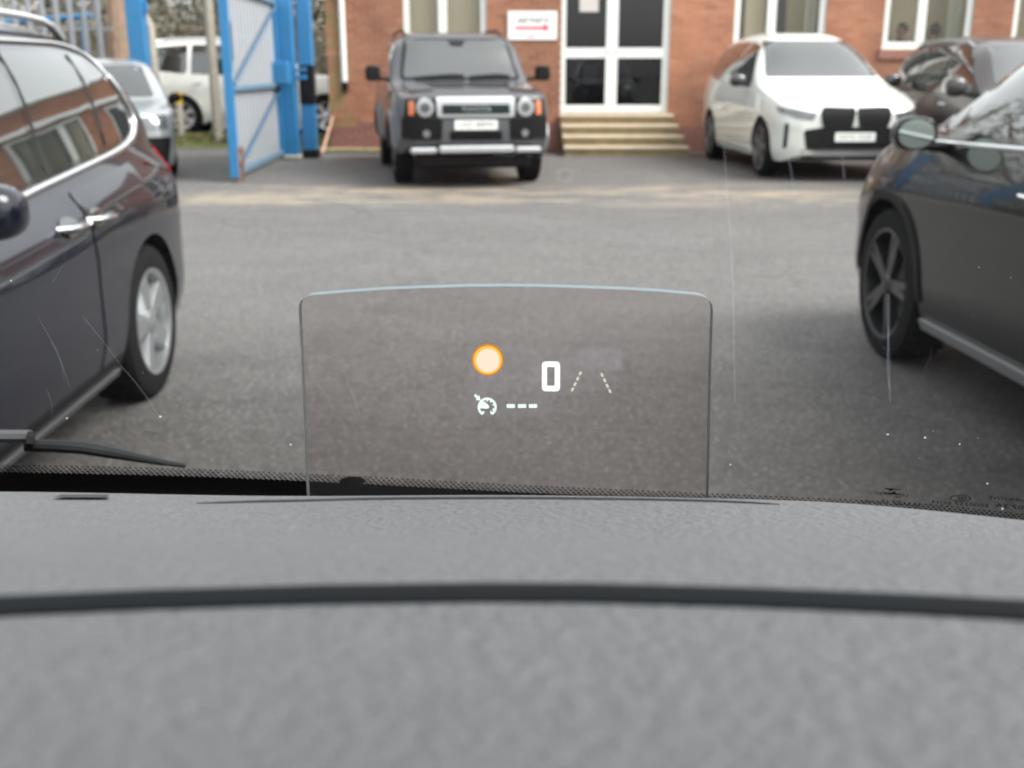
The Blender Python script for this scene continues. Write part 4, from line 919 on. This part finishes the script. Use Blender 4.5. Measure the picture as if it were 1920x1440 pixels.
P_silver = paint('silver_paint', (.36, .38, .39), .5, .3)
sv = Car('silver_hatchback', 'silver hatchback with dark bumper half hidden behind the navy people carrier', hat_sp, (-5.9, 15.97, 0), R(-70), P_silver); sv.wheels('single', M_alloydk, 5)
sv.patch('windscreen', rp([(-.54, 1.46), (.54, 1.46), (.66, 1.05), (-.66, 1.05)], .05), 'F', M_dkglass, None, .008)
for sd in (1, -1):
    sv.patch('window', rp([(.70, 1.03), (.28, 1.40), (-1.4, 1.42), (-1.65, 1.05), (.68, .98)], .04), 'L' if sd > 0 else 'R', M_dkglass, None, .008)
    sv.patch('headlamp', rp([(sd * .40, .80), (sd * .74, .84), (sd * .75, .66), (sd * .46, .66)], .03), 'F', M_lensdk, None, .008)
    sv.mirror(.62, sd * .95, 1.03, (.09, .14, .11), M_black)
sv.patch('lower_bumper', rp([(-.78, .56), (.78, .56), (.72, .22), (-.72, .22)], .04), 'F', M_black, None, .012, .012)

# ---------------------------------------------------------------- people indoors
def person(label, clabel, x, y, zf, face, hairm, topm, skinm):
    t = thing('person', label, 'person', (x, y, zf), face)
    me = bpy.data.meshes.new('body'); J = {'pel': (0, 0, .50, .15), 'waist': (.02, 0, .66, .14), 'chest': (.03, 0, .86, .155), 'sh': (.02, 0, 1.0, .10), 'neck': (.03, 0, 1.09, .052), 'head': (.045, 0, 1.18, .085), 'crown': (.035, 0, 1.28, .075)}
    for sd, k in ((1, 'l'), (-1, 'r')):
        J.update({k + 'shd': (.02, sd * .17, .98, .065), k + 'elb': (.08, sd * .24, .72, .042), k + 'wri': (.30, sd * .18, .70, .030), k + 'han': (.40, sd * .16, .70, .03),
                  k + 'hip': (.06, sd * .10, .50, .10), k + 'kne': (.46, sd * .12, .52, .065), k + 'ank': (.44, sd * .12, .08, .042), k + 'toe': (.58, sd * .13, .04, .035)})
    E = [('pel', 'waist'), ('waist', 'chest'), ('chest', 'sh'), ('sh', 'neck'), ('neck', 'head'), ('head', 'crown')]
    for k in 'lr': E += [('sh', k + 'shd'), (k + 'shd', k + 'elb'), (k + 'elb', k + 'wri'), (k + 'wri', k + 'han'), ('pel', k + 'hip'), (k + 'hip', k + 'kne'), (k + 'kne', k + 'ank'), (k + 'ank', k + 'toe')]
    ks = list(J); me.from_pydata([J[k][:3] for k in ks], [(ks.index(a), ks.index(b)) for a, b in E], [])
    o = bpy.data.objects.new('body', me); link(o); o.modifiers.new('s', 'SKIN'); sv_ = me.skin_vertices[0].data
    for i, k in enumerate(ks): sv_[i].radius = (J[k][3], J[k][3]); sv_[i].use_root = (k == 'pel')
    o.modifiers.new('u', 'SUBSURF').levels = 2; bpy.context.view_layer.update()
    m2 = bpy.data.meshes.new_from_object(o.evaluated_get(bpy.context.evaluated_depsgraph_get())); bpy.data.objects.remove(o)
    m2.materials.clear(); m2.materials.append(topm); m2.materials.append(skinm)
    for p in m2.polygons: p.use_smooth = True; p.material_index = 1 if p.center.z > 1.07 or (p.center.x > .33 and .6 < p.center.z) else 0
    link(bpy.data.objects.new('body', m2), t)
    bm = bmesh.new(); bmesh.ops.create_uvsphere(bm, u_segments=20, v_segments=14, radius=1)
    for v in bm.verts:
        q = v.co.copy(); v.co = Vector((.022 + q.x * .105, q.y * .095, 1.235 + q.z * .112))
        if q.x > .45 and q.z < .45: v.co.x = .06; v.co.z = max(v.co.z, 1.25)
    bmobj('hair', bm, hairm, t, True, 60)
    f = MB(); f.tube([(.115, 0, 1.215), (.150, 0, 1.185), (.12, 0, 1.18)], [.010, .016, .010], 8)
    for sd in (1, -1): f.tube([(.03, sd * .088, 1.16), (.025, sd * .10, 1.19), (.03, sd * .09, 1.215)], [.012, .016, .01], 6)
    f.build('nose_and_ears', skinm, t, True, 60)
    e = MB()
    for sd in (1, -1): e.lathe([(.001, .01), (.009, .006), (.013, 0)], 10, 'z', (.122, sd * .034, 1.205))
    e.lathe([(.001, .004), (.022, 0)], 10, 'z', (.118, 0, 1.145)); e.build('eyes_and_mouth', M_black, t)
    ch = thing('office_chair', clabel, 'chair', (x, y, zf), face)
    MB().box((-.22, -.23, .36), (.26, .23, .40)).build('seat', M_black, ch, bevel=.02); MB().box((-.27, -.2, .5), (-.22, .2, .95)).build('backrest', M_black, ch, bevel=.02)
    for sx, sy in ((1, 1), (1, -1), (-1, 1), (-1, -1)): MB().tube([(sx * .18, sy * .18, .36), (sx * .2, sy * .2, 0)], .015, 6).build('leg', M_black, ch)
    MB().tube([(-.2, 0, .38), (-.245, 0, .55)], .02, 6).build('back_bracket', M_black, ch)
M_skin = mat('skin', (.36, .18, .12), .55); M_hairm = mat('dark_hair', (.012, .010, .009), .6, var=.3)
q = onY(1699, 58, YB + .55); person('dark haired person in a dark top seated behind left pane of the third window', 'black office chair of the person behind the left pane', q.x - .05, YB + .55, PZ, R(200), M_hairm, mat('dark_top', (.02, .03, .035), .8), M_skin)
q = onY(1754, 54, YB + .6); person('person with dark hair in a black top behind the right pane of the third window', 'black office chair of the person behind the right pane', q.x, YB + .6, PZ, R(90), M_hairm, mat('black_top', (.02, .02, .022), .8), M_skin)

# ---------------------------------------------------------------- our own car: windscreen, wiper, dashboard, head-up display
cab = thing('car_cabin', 'grey dashboard and windscreen of the car the photo is taken from', 'car', (-.42, .5, 0))
CO = Vector(cab.location)
def rel(p): return Vector(p) - CO
XC = -.42; TG = math.tan(R(33)); GB = ray(580, 893); GBY, GBZ = 1.0 * GB.y, CAM.z + 1.0 * GB.z; GC = .16
def glass_z(X, Y): return GBZ + ((GBY - Y) - GC * ((X - XC) ** 2 - (-.19 - XC) ** 2)) * TG
def on_glass(px, py, off=0):
    d = ray(px, py); a, b = .2, 1.6
    for _ in range(50):
        t = (a + b) / 2; p = CAM + d * t
        if p.z < glass_z(p.x, p.y): a = t
        else: b = t
    # ray starts under the sheet (inside) and leaves through it
    p = CAM + d * ((a + b) / 2); nrm = Vector((0, TG, 1)).normalized(); return p - nrm * off      # off > 0: towards the cabin
# windscreen sheet
def ws_mat():
    m = bpy.data.materials.new('windscreen_glass'); m.use_nodes = True; n = m.node_tree; n.nodes.clear(); L = n.links.new
    o = n.nodes.new('ShaderNodeOutputMaterial'); t = n.nodes.new('ShaderNodeBsdfTransparent'); t.inputs[0].default_value = (.93, .95, .94, 1)
    g = n.nodes.new('ShaderNodeBsdfGlossy'); g.inputs['Roughness'].default_value = .02
    mx = n.nodes.new('ShaderNodeMixShader'); L(schlick(n, .5), mx.inputs[0]); L(t.outputs[0], mx.inputs[1]); L(g.outputs[0], mx.inputs[2])
    d = n.nodes.new('ShaderNodeBsdfDiffuse'); d.inputs[0].default_value = (.75, .77, .78, 1)
    tc = n.nodes.new('ShaderNodeTexCoord')
    def noise(sc, st, det=3):
        mp = n.nodes.new('ShaderNodeMapping'); mp.inputs['Scale'].default_value = st; L(tc.outputs['Object'], mp.inputs[0])
        no = n.nodes.new('ShaderNodeTexNoise'); no.inputs['Scale'].default_value = sc; no.inputs['Detail'].default_value = det; L(mp.outputs[0], no.inputs['Vector']); return no.outputs['Fac']
    def rng(v, a, b, c, e):
        mr = n.nodes.new('ShaderNodeMapRange'); mr.inputs[1].default_value = a; mr.inputs[2].default_value = b; mr.inputs[3].default_value = c; mr.inputs[4].default_value = e; L(v, mr.inputs[0]); return mr.outputs[0]
    film = rng(noise(3, (1, 1, 1)), .35, .75, .0005, .003); smear = rng(noise(30, (2.2, .12, .12), 2), .60, .80, 0, .008)
    a = n.nodes.new('ShaderNodeMath'); L(film, a.inputs[0]); L(smear, a.inputs[1])
    mx2 = n.nodes.new('ShaderNodeMixShader'); L(a.outputs[0], mx2.inputs[0]); L(mx.outputs[0], mx2.inputs[1]); L(d.outputs[0], mx2.inputs[2]); L(mx2.outputs[0], o.inputs[0]); return m
nx, ny = 30, 30; V = []; Fc = []
for i in range(nx + 1):
    X = -1.12 + 1.62 * i / nx; yb = GBY + .13 - GC * ((X - XC) ** 2 - .05)
    for j in range(ny + 1):
        Y = yb + (-.02 - yb) * j / ny; V.append(rel((X, Y, glass_z(X, Y))))
for i in range(nx):
    for j in range(ny): Fc.append((i * (ny + 1) + j, (i + 1) * (ny + 1) + j, (i + 1) * (ny + 1) + j + 1, i * (ny + 1) + j + 1))
ws = meshobj('windscreen', V, Fc, ws_mat(), cab, True, 80)
# black ceramic border: solid band and dot rows (inside face)
M_frit = mat('ceramic_black', (.004, .004, .005), .55)
fl_ = pchip([-900, 0, 300, 580, 1000, 1460, 1700, 1920, 2500], [872, 882, 888, 899, 921, 941, 952, 974, 1040])     # top of the solid band, photo rows
V = []; Fc = []
pxs = list(range(-900, 2460, 60))
for i, px in enumerate(pxs):
    p = on_glass(px, fl_(px), .002); V.append(rel(p))
    Y = p.y + .16; V.append(rel((p.x, Y, glass_z(p.x, Y) - .002)))
for i in range(len(pxs) - 1): Fc.append((2 * i, 2 * i + 2, 2 * i + 3, 2 * i + 1))
meshobj('border_band', V, Fc, M_frit, ws)
V = []; Fc = []
for r_ in range(4):
    px = -120 + (5 if r_ % 2 else 0)
    while px < 2000:
        py = fl_(px) - 1 - 4.2 * r_; rad = 4.3 - .55 * r_; k = len(V)
        for t in range(8):
            a = 2 * math.pi * t / 8; V.append(rel(on_glass(px + rad * math.cos(a) + rad * .5 * math.sin(a), py + rad * .52 * math.sin(a), .0022)))
        Fc.append(tuple(range(k, k + 8))); px += 10
meshobj('border_dots', V, Fc, M_frit, ws)['kind'] = 'stuff'
V = [rel(on_glass(662 + 24 * math.cos(a), 897 - (9 * math.sin(a) if math.sin(a) > 0 else 6 * math.sin(a)), .0025)) for a in np.linspace(0, 2 * math.pi, 24, endpoint=False)]
meshobj('border_tab', V, [tuple(range(24))], M_frit, ws)
# mirrored maker's marks printed on the glass
def mark(s, px, py, size, wpx, slope=.075):
    text_obj('glass_marking', s, size, lambda u, v: rel(on_glass(px - u, py + slope * -u - v * .62, .0026)), M_frit, ws, width=wpx)
mark('LAMINATED', 1671, 921, 13, 62); mark('M33', 1682, 927, 8, 14); mark('43R-00', 1672, 933, 7, 40); mark('TRANSP. 70% MIN', 1670, 938, 11, 112)
mark('E000257 SOH', 1800, 939, 15, 104); mark('AUTOMOTIVE', 1902, 931, 15, 100); mark('E0007 3A', 1908, 945, 17, 84)
def glyph_on(fn, name, poly, m, parent): return meshobj(name, [fn(x, y) for x, y in poly], [tuple(range(len(poly)))], m, parent)
gl_ = lambda x, y: rel(on_glass(x, y, .0026))
for poly in ([(1659, 909), (1688, 911), (1687, 912.5), (1675, 912.3), (1668, 915), (1666, 912), (1659, 910.5)], [(1657, 918), (1670, 918), (1677, 915), (1679, 919), (1687, 920), (1687, 921.5), (1657, 919.8)]): glyph_on(gl_, 'glass_marking', poly, M_frit, ws)
def ringpoly(cx, cy, rx, ry, th, fn, name, m, parent, a0=0, a1=2 * math.pi, n=32, ky=None):
    V = []; Fc = []
    for i in range(n + 1):
        a = a0 + (a1 - a0) * i / n
        V += [fn(cx + rx * math.cos(a), cy - ry * math.sin(a)), fn(cx + (rx - th) * math.cos(a), cy - (ry - (ky or th)) * math.sin(a))]
    for i in range(n): Fc.append((2 * i, 2 * i + 2, 2 * i + 3, 2 * i + 1))
    return meshobj(name, V, Fc, m, parent)
ringpoly(1800, 928, 20, 6.3, 2.4, gl_, 'glass_marking', M_frit, ws, ky=1.2)
for k in range(3): ringpoly(1793 + 6 * k, 928, 7, 3.4, 2.4, gl_, 'glass_marking', M_frit, ws, -1.4, 1.4, 12, ky=1.2)
# grit, chips and wiper scratches on the outer face
def trans_mat(name, col, fac):
    m = bpy.data.materials.new(name); m.use_nodes = True; n = m.node_tree; n.nodes.clear(); o = n.nodes.new('ShaderNodeOutputMaterial'); t = n.nodes.new('ShaderNodeBsdfTransparent'); d = n.nodes.new('ShaderNodeBsdfTranslucent'); d.inputs[0].default_value = (*col, 1); x = n.nodes.new('ShaderNodeMixShader'); x.inputs[0].default_value = fac
    n.links.new(t.outputs[0], x.inputs[1]); n.links.new(d.outputs[0], x.inputs[2]); n.links.new(x.outputs[0], o.inputs[0]); return m
M_grit = trans_mat('grit', (.8, .82, .84), .26); V = []; Fc = []
def spot(px, py, r_):
    k = len(V)
    for t in range(7):
        a = 2 * math.pi * t / 7; V.append(rel(on_glass(px + r_ * math.cos(a) * random.uniform(.7, 1.3), py + r_ * math.sin(a) * random.uniform(.6, 1.1), -.002)))
    Fc.append(tuple(range(k, k + 7)))
for px, py, r_ in ((125, 789, 2.2), (300, 786, 2.4), (20, 533, 2.2), (1665, 820, 2.4), (1735, 826, 2.4), (1852, 912, 2), (1370, 876, 2), (1880, 958, 2.2), (545, 838, 2.2), (835, 545, 2.5), (1800, 838, 2)): spot(px, py, r_)
for _ in range(110): spot(random.uniform(-100, 2020), random.uniform(380, 930), random.choice((.5, .6, .7, .9)))
meshobj('grit_specks', V, Fc, M_grit, ws)['kind'] = 'stuff'
M_scr = trans_mat('scratch', (.62, .72, .85), .024); V = []; Fc = []
def scratch(pts, wd):
    for (x0, y0), (x1, y1) in zip(pts, pts[1:]):
        k = len(V); dx, dy = x1 - x0, y1 - y0; l = math.hypot(dx, dy); ox, oy = -dy / l * wd / 2, dx / l * wd / 2
        V.extend(rel(on_glass(*p, -.002)) for p in ((x0 - ox, y0 - oy), (x0 + ox, y0 + oy), (x1 + ox, y1 + oy), (x1 - ox, y1 - oy))); Fc.append((k, k + 1, k + 2, k + 3))
scratch([(1357, 270), (1362, 340), (1366, 400), (1372, 480), (1376, 600), (1378, 760)], 4); scratch([(1667, 560), (1666, 620), (1668, 700), (1670, 760)], 4.5); scratch([(1667, 620), (1664, 690), (1668, 735)], 4)
scratch([(1478, 300), (1486, 340), (1490, 380)], 5); scratch([(1580, 300), (1584, 345)], 6); scratch([(225, 690), (252, 720), (275, 750), (299, 786)], 3); scratch([(70, 600), (105, 660), (130, 730)], 2)
scratch([(155, 600), (200, 655), (225, 690)], 2.2); scratch([(640, 690), (700, 850)], 3); scratch([(545, 640), (680, 860)], 2)
for _ in range(16):
    x, y = random.uniform(0, 1900), random.uniform(350, 900); a = random.uniform(-.5, .5) + 1.4; l = random.uniform(20, 90); scratch([(x, y), (x + l * math.cos(a) * .5, y + l * .5), (x + l * math.cos(a + .2), y + l)], random.uniform(.8, 1.8))
meshobj('wiper_scratches', V, Fc, M_scr, ws)['kind'] = 'stuff'
# wiper parked on the outer face
wpr = MB(); pts = []; rad = []
for px, py, r_ in ((45, 856, 9), (100, 857, 9.5), (150, 860, 9.5), (200, 868, 9), (250, 877, 7), (300, 886, 5), (345, 892, 3.5)): pts.append(rel(on_glass(px, py + 4, -.012))); rad.append((r_ * .0007, r_ * .0006))
wo = wpr.tube(pts, rad, 10).build('wiper', mat('wiper_black', (.008, .0085, .0095), .55, spec=.2), cab, True)
wa = MB().tube([rel(on_glass(px, py, -.020)) for px, py in ((-260, 846), (-120, 853), (0, 859), (51, 859))], [(.0075, .006)] * 4, 8).build('wiper_arm', mat('wiper_arm_grey', (.06, .06, .063), .45, .0, spec=.3), wo, True)
MB().tube([rel(on_glass(px, py, -.016)) for px, py in ((46, 858), (60, 859))], [(.0095, .008)] * 2, 8).build('wiper_joint', M_black, wo, True)
# dashboard: raised binnacle hood falling towards the windscreen
dz = pchip([-.25, .05, .125, .20, .33, .465, .48, .50, .60, 1.0], [1.26, 1.318, 1.312, 1.297, 1.2505, 1.2075, 1.195, 1.17, 1.05, .6])
edge = pchip([-1600, 0, 580, 900, 1460, 1920, 2600], [930, 925, 934, 932, 943, 985, 1060])       # far edge of the dashboard, photo rows
E = []
for px in range(-1500, 2601, 60):
    d = ray(px, edge(px)); E.append(CAM + d * ((.465 - .035 * max(0, (px - 1300) / 620) ** 2) / d.y))
ex_ = pchip([p.x for p in E], [p.y for p in E]); ez_ = pchip([p.x for p in E], [p.z for p in E])
def dash_z(X, Y):
    v = Y / ex_(X); return dz(v * .465) + (ez_(X) - dz(.465)) * max(0, min(v, 1)) ** 3
def on_dash(px, py, up=0):
    d = ray(px, py); t = .05
    while t < .8 and (CAM + d * t).z > dash_z(d.x * t, d.y * t): t += .004
    a, b = t - .004, t
    for _ in range(30):
        t = (a + b) / 2; p = CAM + d * t
        if p.z > dash_z(p.x, p.y): a = t
        else: b = t
    return CAM + d * a + Vector((0, 0, up))
M_dash = mat('soft_touch_grey', (.085, .087, .092), .60, var=.17, scale=95, bump=.45, bscale=260)
V = []; Fc = []; NX, NY = 120, 60
for i in range(NX + 1):
    X = -1.08 + 1.57 * i / NX; ye = ex_(X)
    for j in range(NY + 1):
        Y = -.05 + (ye + .05) * j / NY; V.append(rel((X, Y, dash_z(X, Y))))
    V.append(rel((X, ye + .003, dash_z(X, ye) - .004))); V.append(rel((X, ye + .012, dash_z(X, ye) - .07)))
m_ = NY + 3
for i in range(NX):
    for j in range(m_ - 1): Fc.append((i * m_ + j, (i + 1) * m_ + j, (i + 1) * m_ + j + 1, i * m_ + j + 1))
dsh = meshobj('dashboard', V, Fc, M_dash, cab, True, 22)
V = []; Fc = []
for i in range(NX + 1):
    X = -1.05 + 1.52 * i / NX; ye = ex_(min(max(X, -.75), .45)); yb = GBY + .10 - GC * ((X - XC) ** 2 - .05)
    V += [rel((X, ye - .05, dash_z(X, ye) - .07)), rel((X, (ye + yb) / 2, (dash_z(X, ye) + glass_z(X, yb)) / 2 - .09)), rel((X, yb, glass_z(X, yb) - .012))]
for i in range(NX):
    for j in (0, 1): Fc.append((3 * i + j, 3 * i + 3 + j, 3 * i + 4 + j, 3 * i + 1 + j))
meshobj('scuttle', V, Fc, M_frit, cab, True, 80)
# roof lining and windscreen pillars, out of view, added to shade the near dashboard
rf = MB(); zt = [glass_z(X, -.02) for X in (-1.12, .5)]
rf.box((-1.10 - CO.x, -1.9 - CO.y, 1.675), (.48 - CO.x, -.03 - CO.y, 1.72)); rf.build('shading_roof_lining', mat('shading_roof_cloth', (.35, .34, .32), .9), cab, bevel=.01)
for X in (-1.14, .52):
    yb = GBY + .13 - GC * ((X - XC) ** 2 - .05)
    MB().tube([rel((X, yb, glass_z(X, yb) - .02)), rel((X, .45, glass_z(X, .45) - .02)), rel((X * .97, -.03, glass_z(X, -.03) - .02)), rel((X * .95, -.5, 1.69))], .035, 8).build('shading_pillar', mat('shading_pillar_grey', (.10, .10, .105), .7), cab, True)
# flanks, short nose and wheels of our own car (below and beside the view; neighbours mirror them)
P_own = paint('own_car_paint', (.03, .031, .034), 0, .3)
for X, sg_ in ((-1.32, -1), (.60, 1)):
    V = []; Fc = []; prof = [(.22, -.06), (.45, 0), (.75, .0), (.95, -.03), (1.0, -.08)]
    ys = [-2.6, -2.3, -1.0, 0, .6, .95]
    for Y in ys:
        for z_, dx in prof: V.append(rel((X + sg_ * dx, Y, z_)))
    for i in range(len(ys) - 1):
        for j in range(len(prof) - 1): Fc.append((i * 5 + j, (i + 1) * 5 + j, (i + 1) * 5 + j + 1, i * 5 + j + 1))
    meshobj('body_side', V, Fc, P_own, cab, True, 60)
V = []; Fc = []
for i in range(13):
    X = -1.32 + 1.92 * i / 12; q_ = ((X + .36) / .96) ** 2
    for Y, z_ in ((.96, .92), (1.2, .80), (1.42 - .1 * q_, .66), (1.50 - .25 * q_, .52), (1.50 - .25 * q_, .24)): V.append(rel((X, Y, z_ - .05 * q_)))
for i in range(12):
    for j in range(4): Fc.append((i * 5 + j, i * 5 + 5 + j, i * 5 + 6 + j, i * 5 + 1 + j))
meshobj('nose', V, Fc, P_own, cab, True, 50)
wsrc = [o for o in mpv.root.children if o.name.startswith('wheel')][0]
for X, Y in ((-1.30, .62), (.58, .62), (-1.30, -1.95), (.58, -1.95)):
    wo_ = wsrc.copy(); COL.objects.link(wo_); wo_.parent = cab; wo_.location = rel((X, Y, .335)); wo_.rotation_euler = (0, 0, R(-90) if X > 0 else R(90))
    for c_ in wsrc.children: c2 = c_.copy(); COL.objects.link(c2); c2.parent = wo_
# front and lower fascia so the dashboard is a solid thing
MB().box((-1.05 - CO.x, -.10 - CO.y, .62), (.47 - CO.x, .40 - CO.y, 1.10)).build('lower_fascia', mat('fascia_black', (.02, .02, .022), .6), cab, bevel=.03)
# dark seam across the hood
pts = [rel(on_dash(px, py, -.0005)) for px, py in ((-500, 1178), (-200, 1158), (0, 1147), (300, 1134), (600, 1125), (900, 1121), (1100, 1122), (1400, 1130), (1700, 1143), (1920, 1155), (2200, 1176), (2500, 1200))]
MB().tube(pts, [(.0050, .0030)] * len(pts), 8).build('seam', mat('seam_rubber', (.004, .0055, .007), .7, spec=.1), dsh, True)
# slot and lip of the display housing
V = [rel(on_dash(px, py, .0012)) for px, py in rp([(100, 937), (116, 932), (206, 932), (203, 937.5)], 2, 3)]
meshobj('vent_slot', V, [tuple(range(len(V)))], M_frit, dsh)
lp = pchip([368, 420, 578, 700, 950, 1200, 1330, 1400, 1462], [945, 943.5, 940, 937, 935.5, 938, 941, 943.5, 947])
pts = [rel(on_dash(px, lp(px), .0004)) for px in np.linspace(368, 1462, 70)]
MB().tube(pts, [.0002 + .0009 * min(1, i / 8, (69 - i) / 8) * .6 for i in range(70)], 8).build('housing_lip', mat('lip_dark', (.02, .021, .023), .5), dsh, True)
# combiner screen of the head-up display
YD = .4615 
def on_comb(px, py, off=0):
    d = ray(px, py); p = CAM + d * (YD / d.y); p.y -= off; return rel(p)
outl = [(577, 950), (574, 900), (566, 700), (560, 580)]
outl += [tuple(Vector((560, 580)) * (1 - t) ** 2 + Vector((560, 556)) * 2 * t * (1 - t) + Vector((588, 553)) * t * t) for t in (.2, .4, .6, .8, 1)]
outl += [(650, 548), (720, 543), (800, 540), (880, 537.5), (945, 537), (1010, 537.5), (1090, 540), (1170, 543), (1240, 547), (1305, 553)]
outl += [tuple(Vector((1305, 553)) * (1 - t) ** 2 + Vector((1336, 556)) * 2 * t * (1 - t) + Vector((1337, 582)) * t * t) for t in (.2, .4, .6, .8, 1)]
outl += [(1333, 700), (1329, 900), (1328, 952)]
TH = .0065; N = len(outl); cen = (948, 760)
V = [on_comb(x, y) for x, y in outl] + [on_comb(x, y) + Vector((0, TH, 0)) for x, y in outl]
xs_ = np.linspace(0, 1, 9)
bm = bmesh.new(); fr_ = [bm.verts.new(v) for v in V[:N]]; bk = [bm.verts.new(v) for v in V[N:]]
bm.faces.new(fr_); bm.faces.new(bk[::-1])
for i in range(N - 1):
    f = bm.faces.new([fr_[i], bk[i], bk[i + 1], fr_[i + 1]]); f.material_index = 1 if (8 <= i <= N - 10) else 2
bmesh.ops.triangulate(bm, faces=[f for f in bm.faces if len(f.verts) > 4])
M_comb = glassmat('combiner_glass', (.908, .887, .882), .03)
comb = bmobj('head_up_screen', bm, [M_comb, mat('glass_edge_pale', (.095, .135, .155), .35, spec=.2), mat('glass_edge_dark', (.11, .125, .13), .3)], cab)
comb['label'] = 'upright tinted glass screen showing a zero and warning symbols'
def M_g(n_, c, s_):
    """light of the display, thrown only towards the driver's side of the screen"""
    m = mat(n_, (0, 0, 0), .5, spec=0, emit=c, es=s_); n = m.node_tree; b = n.nodes['Principled BSDF']; o = n.nodes['Material Output']
    g_ = n.nodes.new('ShaderNodeNewGeometry'); t = n.nodes.new('ShaderNodeBsdfTransparent'); x = n.nodes.new('ShaderNodeMixShader')
    n.links.new(g_.outputs['Backfacing'], x.inputs[0]); n.links.new(b.outputs[0], x.inputs[1]); n.links.new(t.outputs[0], x.inputs[2]); n.links.new(x.outputs[0], o.inputs[0]); return m
G_w, G_o, G_y, G_c, G_l = M_g('hud_white', (1, .97, .86), .17), M_g('hud_orange', (1, .33, .02), .11), M_g('hud_amber', (1, .62, .10), .135), M_g('hud_mint', (.82, 1, .88), .16), M_g('hud_lane', (.80, .86, .66), .12)
cf = lambda x, y: on_comb(x, y, .0006)
cf2 = lambda x, y: on_comb(x, y, .0009); cf3 = lambda x, y: on_comb(x, y, .0012)
circ = lambda cx, cy, r_: [(cx + r_ * math.cos(a), cy + r_ * math.sin(a)) for a in np.linspace(0, 2 * math.pi, 40, endpoint=False)]
M_bl = bpy.data.materials.new('display_backlight'); M_bl.use_nodes = True; _n = M_bl.node_tree; _n.nodes.clear()
_o = _n.nodes.new('ShaderNodeOutputMaterial'); _t = _n.nodes.new('ShaderNodeBsdfTransparent'); _e = _n.nodes.new('ShaderNodeEmission'); _e.inputs[0].default_value = (.75, .72, 1, 1); _e.inputs[1].default_value = .0035; _a = _n.nodes.new('ShaderNodeAddShader')
_n.links.new(_t.outputs[0], _a.inputs[0]); _n.links.new(_e.outputs[0], _a.inputs[1]); _n.links.new(_a.outputs[0], _o.inputs[0])
glyph_on(lambda x, y: on_comb(x, y, .0003), 'backlit_field', [(876, 650), (1168, 652), (1168, 700), (1166, 726), (1045, 742), (1024, 780), (880, 782)], M_bl, comb)
glyph_on(lambda x, y: on_comb(x, y, .00045), 'backlit_field', [(1086, 654), (1166, 655), (1166, 694), (1088, 692)], M_bl, comb)
d0 = glyph_on(cf, 'warning_disc', circ(914.5, 674, 29.5), G_o, comb); glyph_on(cf2, 'disc_rim', circ(914.5, 674, 26.5), G_y, comb); glyph_on(cf3, 'disc_centre', circ(915, 674.5, 22), M_g('hud_pale', (1, .80, .62), .145), comb)
zo = rp([(1016, 677), (1050, 677), (1050, 733), (1016, 733)], 8, 4); zi = rp([(1025.5, 687.5), (1040, 687.5), (1040, 722.5), (1025.5, 722.5)], 1.5, 4)
nz = len(zo); meshobj('digit_zero', [cf(*p) for p in zo] + [cf(*p) for p in zi], [(i, (i + 1) % nz, nz + (i + 1) % nz, nz + i) for i in range(nz)], G_w, comb)
def seg(name, x0, y0, x1, y1, w_, m):
    dx, dy = x1 - x0, y1 - y0; l = math.hypot(dx, dy); ox, oy = -dy / l * w_ / 2, dx / l * w_ / 2
    glyph_on(cf, name, rp([(x0 - ox, y0 - oy), (x1 - ox, y1 - oy), (x1 + ox, y1 + oy), (x0 + ox, y0 + oy)], 1.2, 2), m, comb)
for (xa, ya, xb, yb_) in ((1071, 734, 1090.5, 694), (1145.5, 737, 1126, 697)):
    for k in range(4):
        t0, t1 = k / 4 + .03, k / 4 + .2; seg('lane_dash', xa + (xb - xa) * t0, ya + (yb_ - ya) * t0, xa + (xb - xa) * t1, ya + (yb_ - ya) * t1, 4.2, G_l)
for x0 in (950, 971, 991.5): seg('speed_dash', x0, 760.5, x0 + 15.5, 760.5, 7, G_c)
ic = ringpoly(913.5, 762.5, 17.8, 17.8, 4.2, cf, 'cruise_dial', G_c, comb, -.95, math.pi + .95, 40)
seg('dial_foot', 904, 776, 907, 770.5, 4, G_c); seg('dial_foot', 923.5, 776, 920, 770.5, 4, G_c)
glyph_on(cf2, 'dial_needle', [(899, 764), (901.5, 756), (905, 752), (908, 751.5), (916, 758.5), (917.5, 761.5), (916, 764.5), (911, 765)], G_c, comb)
for a in (.35, -.35, 1.0, 1.55): seg('dial_tick', 913.5 + 14.5 * math.cos(a), 762.5 - 14.5 * math.sin(a), 913.5 + 10.5 * math.cos(a), 762.5 - 10.5 * math.sin(a), 3, G_c)
glyph_on(cf2, 'cruise_arrow', [(889, 739.5), (892, 737.5), (896.5, 742), (899, 739.5), (901, 749.5), (892, 749), (894, 746), (889.5, 742)], G_c, comb)

for o in comb.children:
    me = o.data
    if me.polygons and sum(p.normal.y * p.area for p in me.polygons) > 0: me.flip_normals()
bpy.context.view_layer.update()
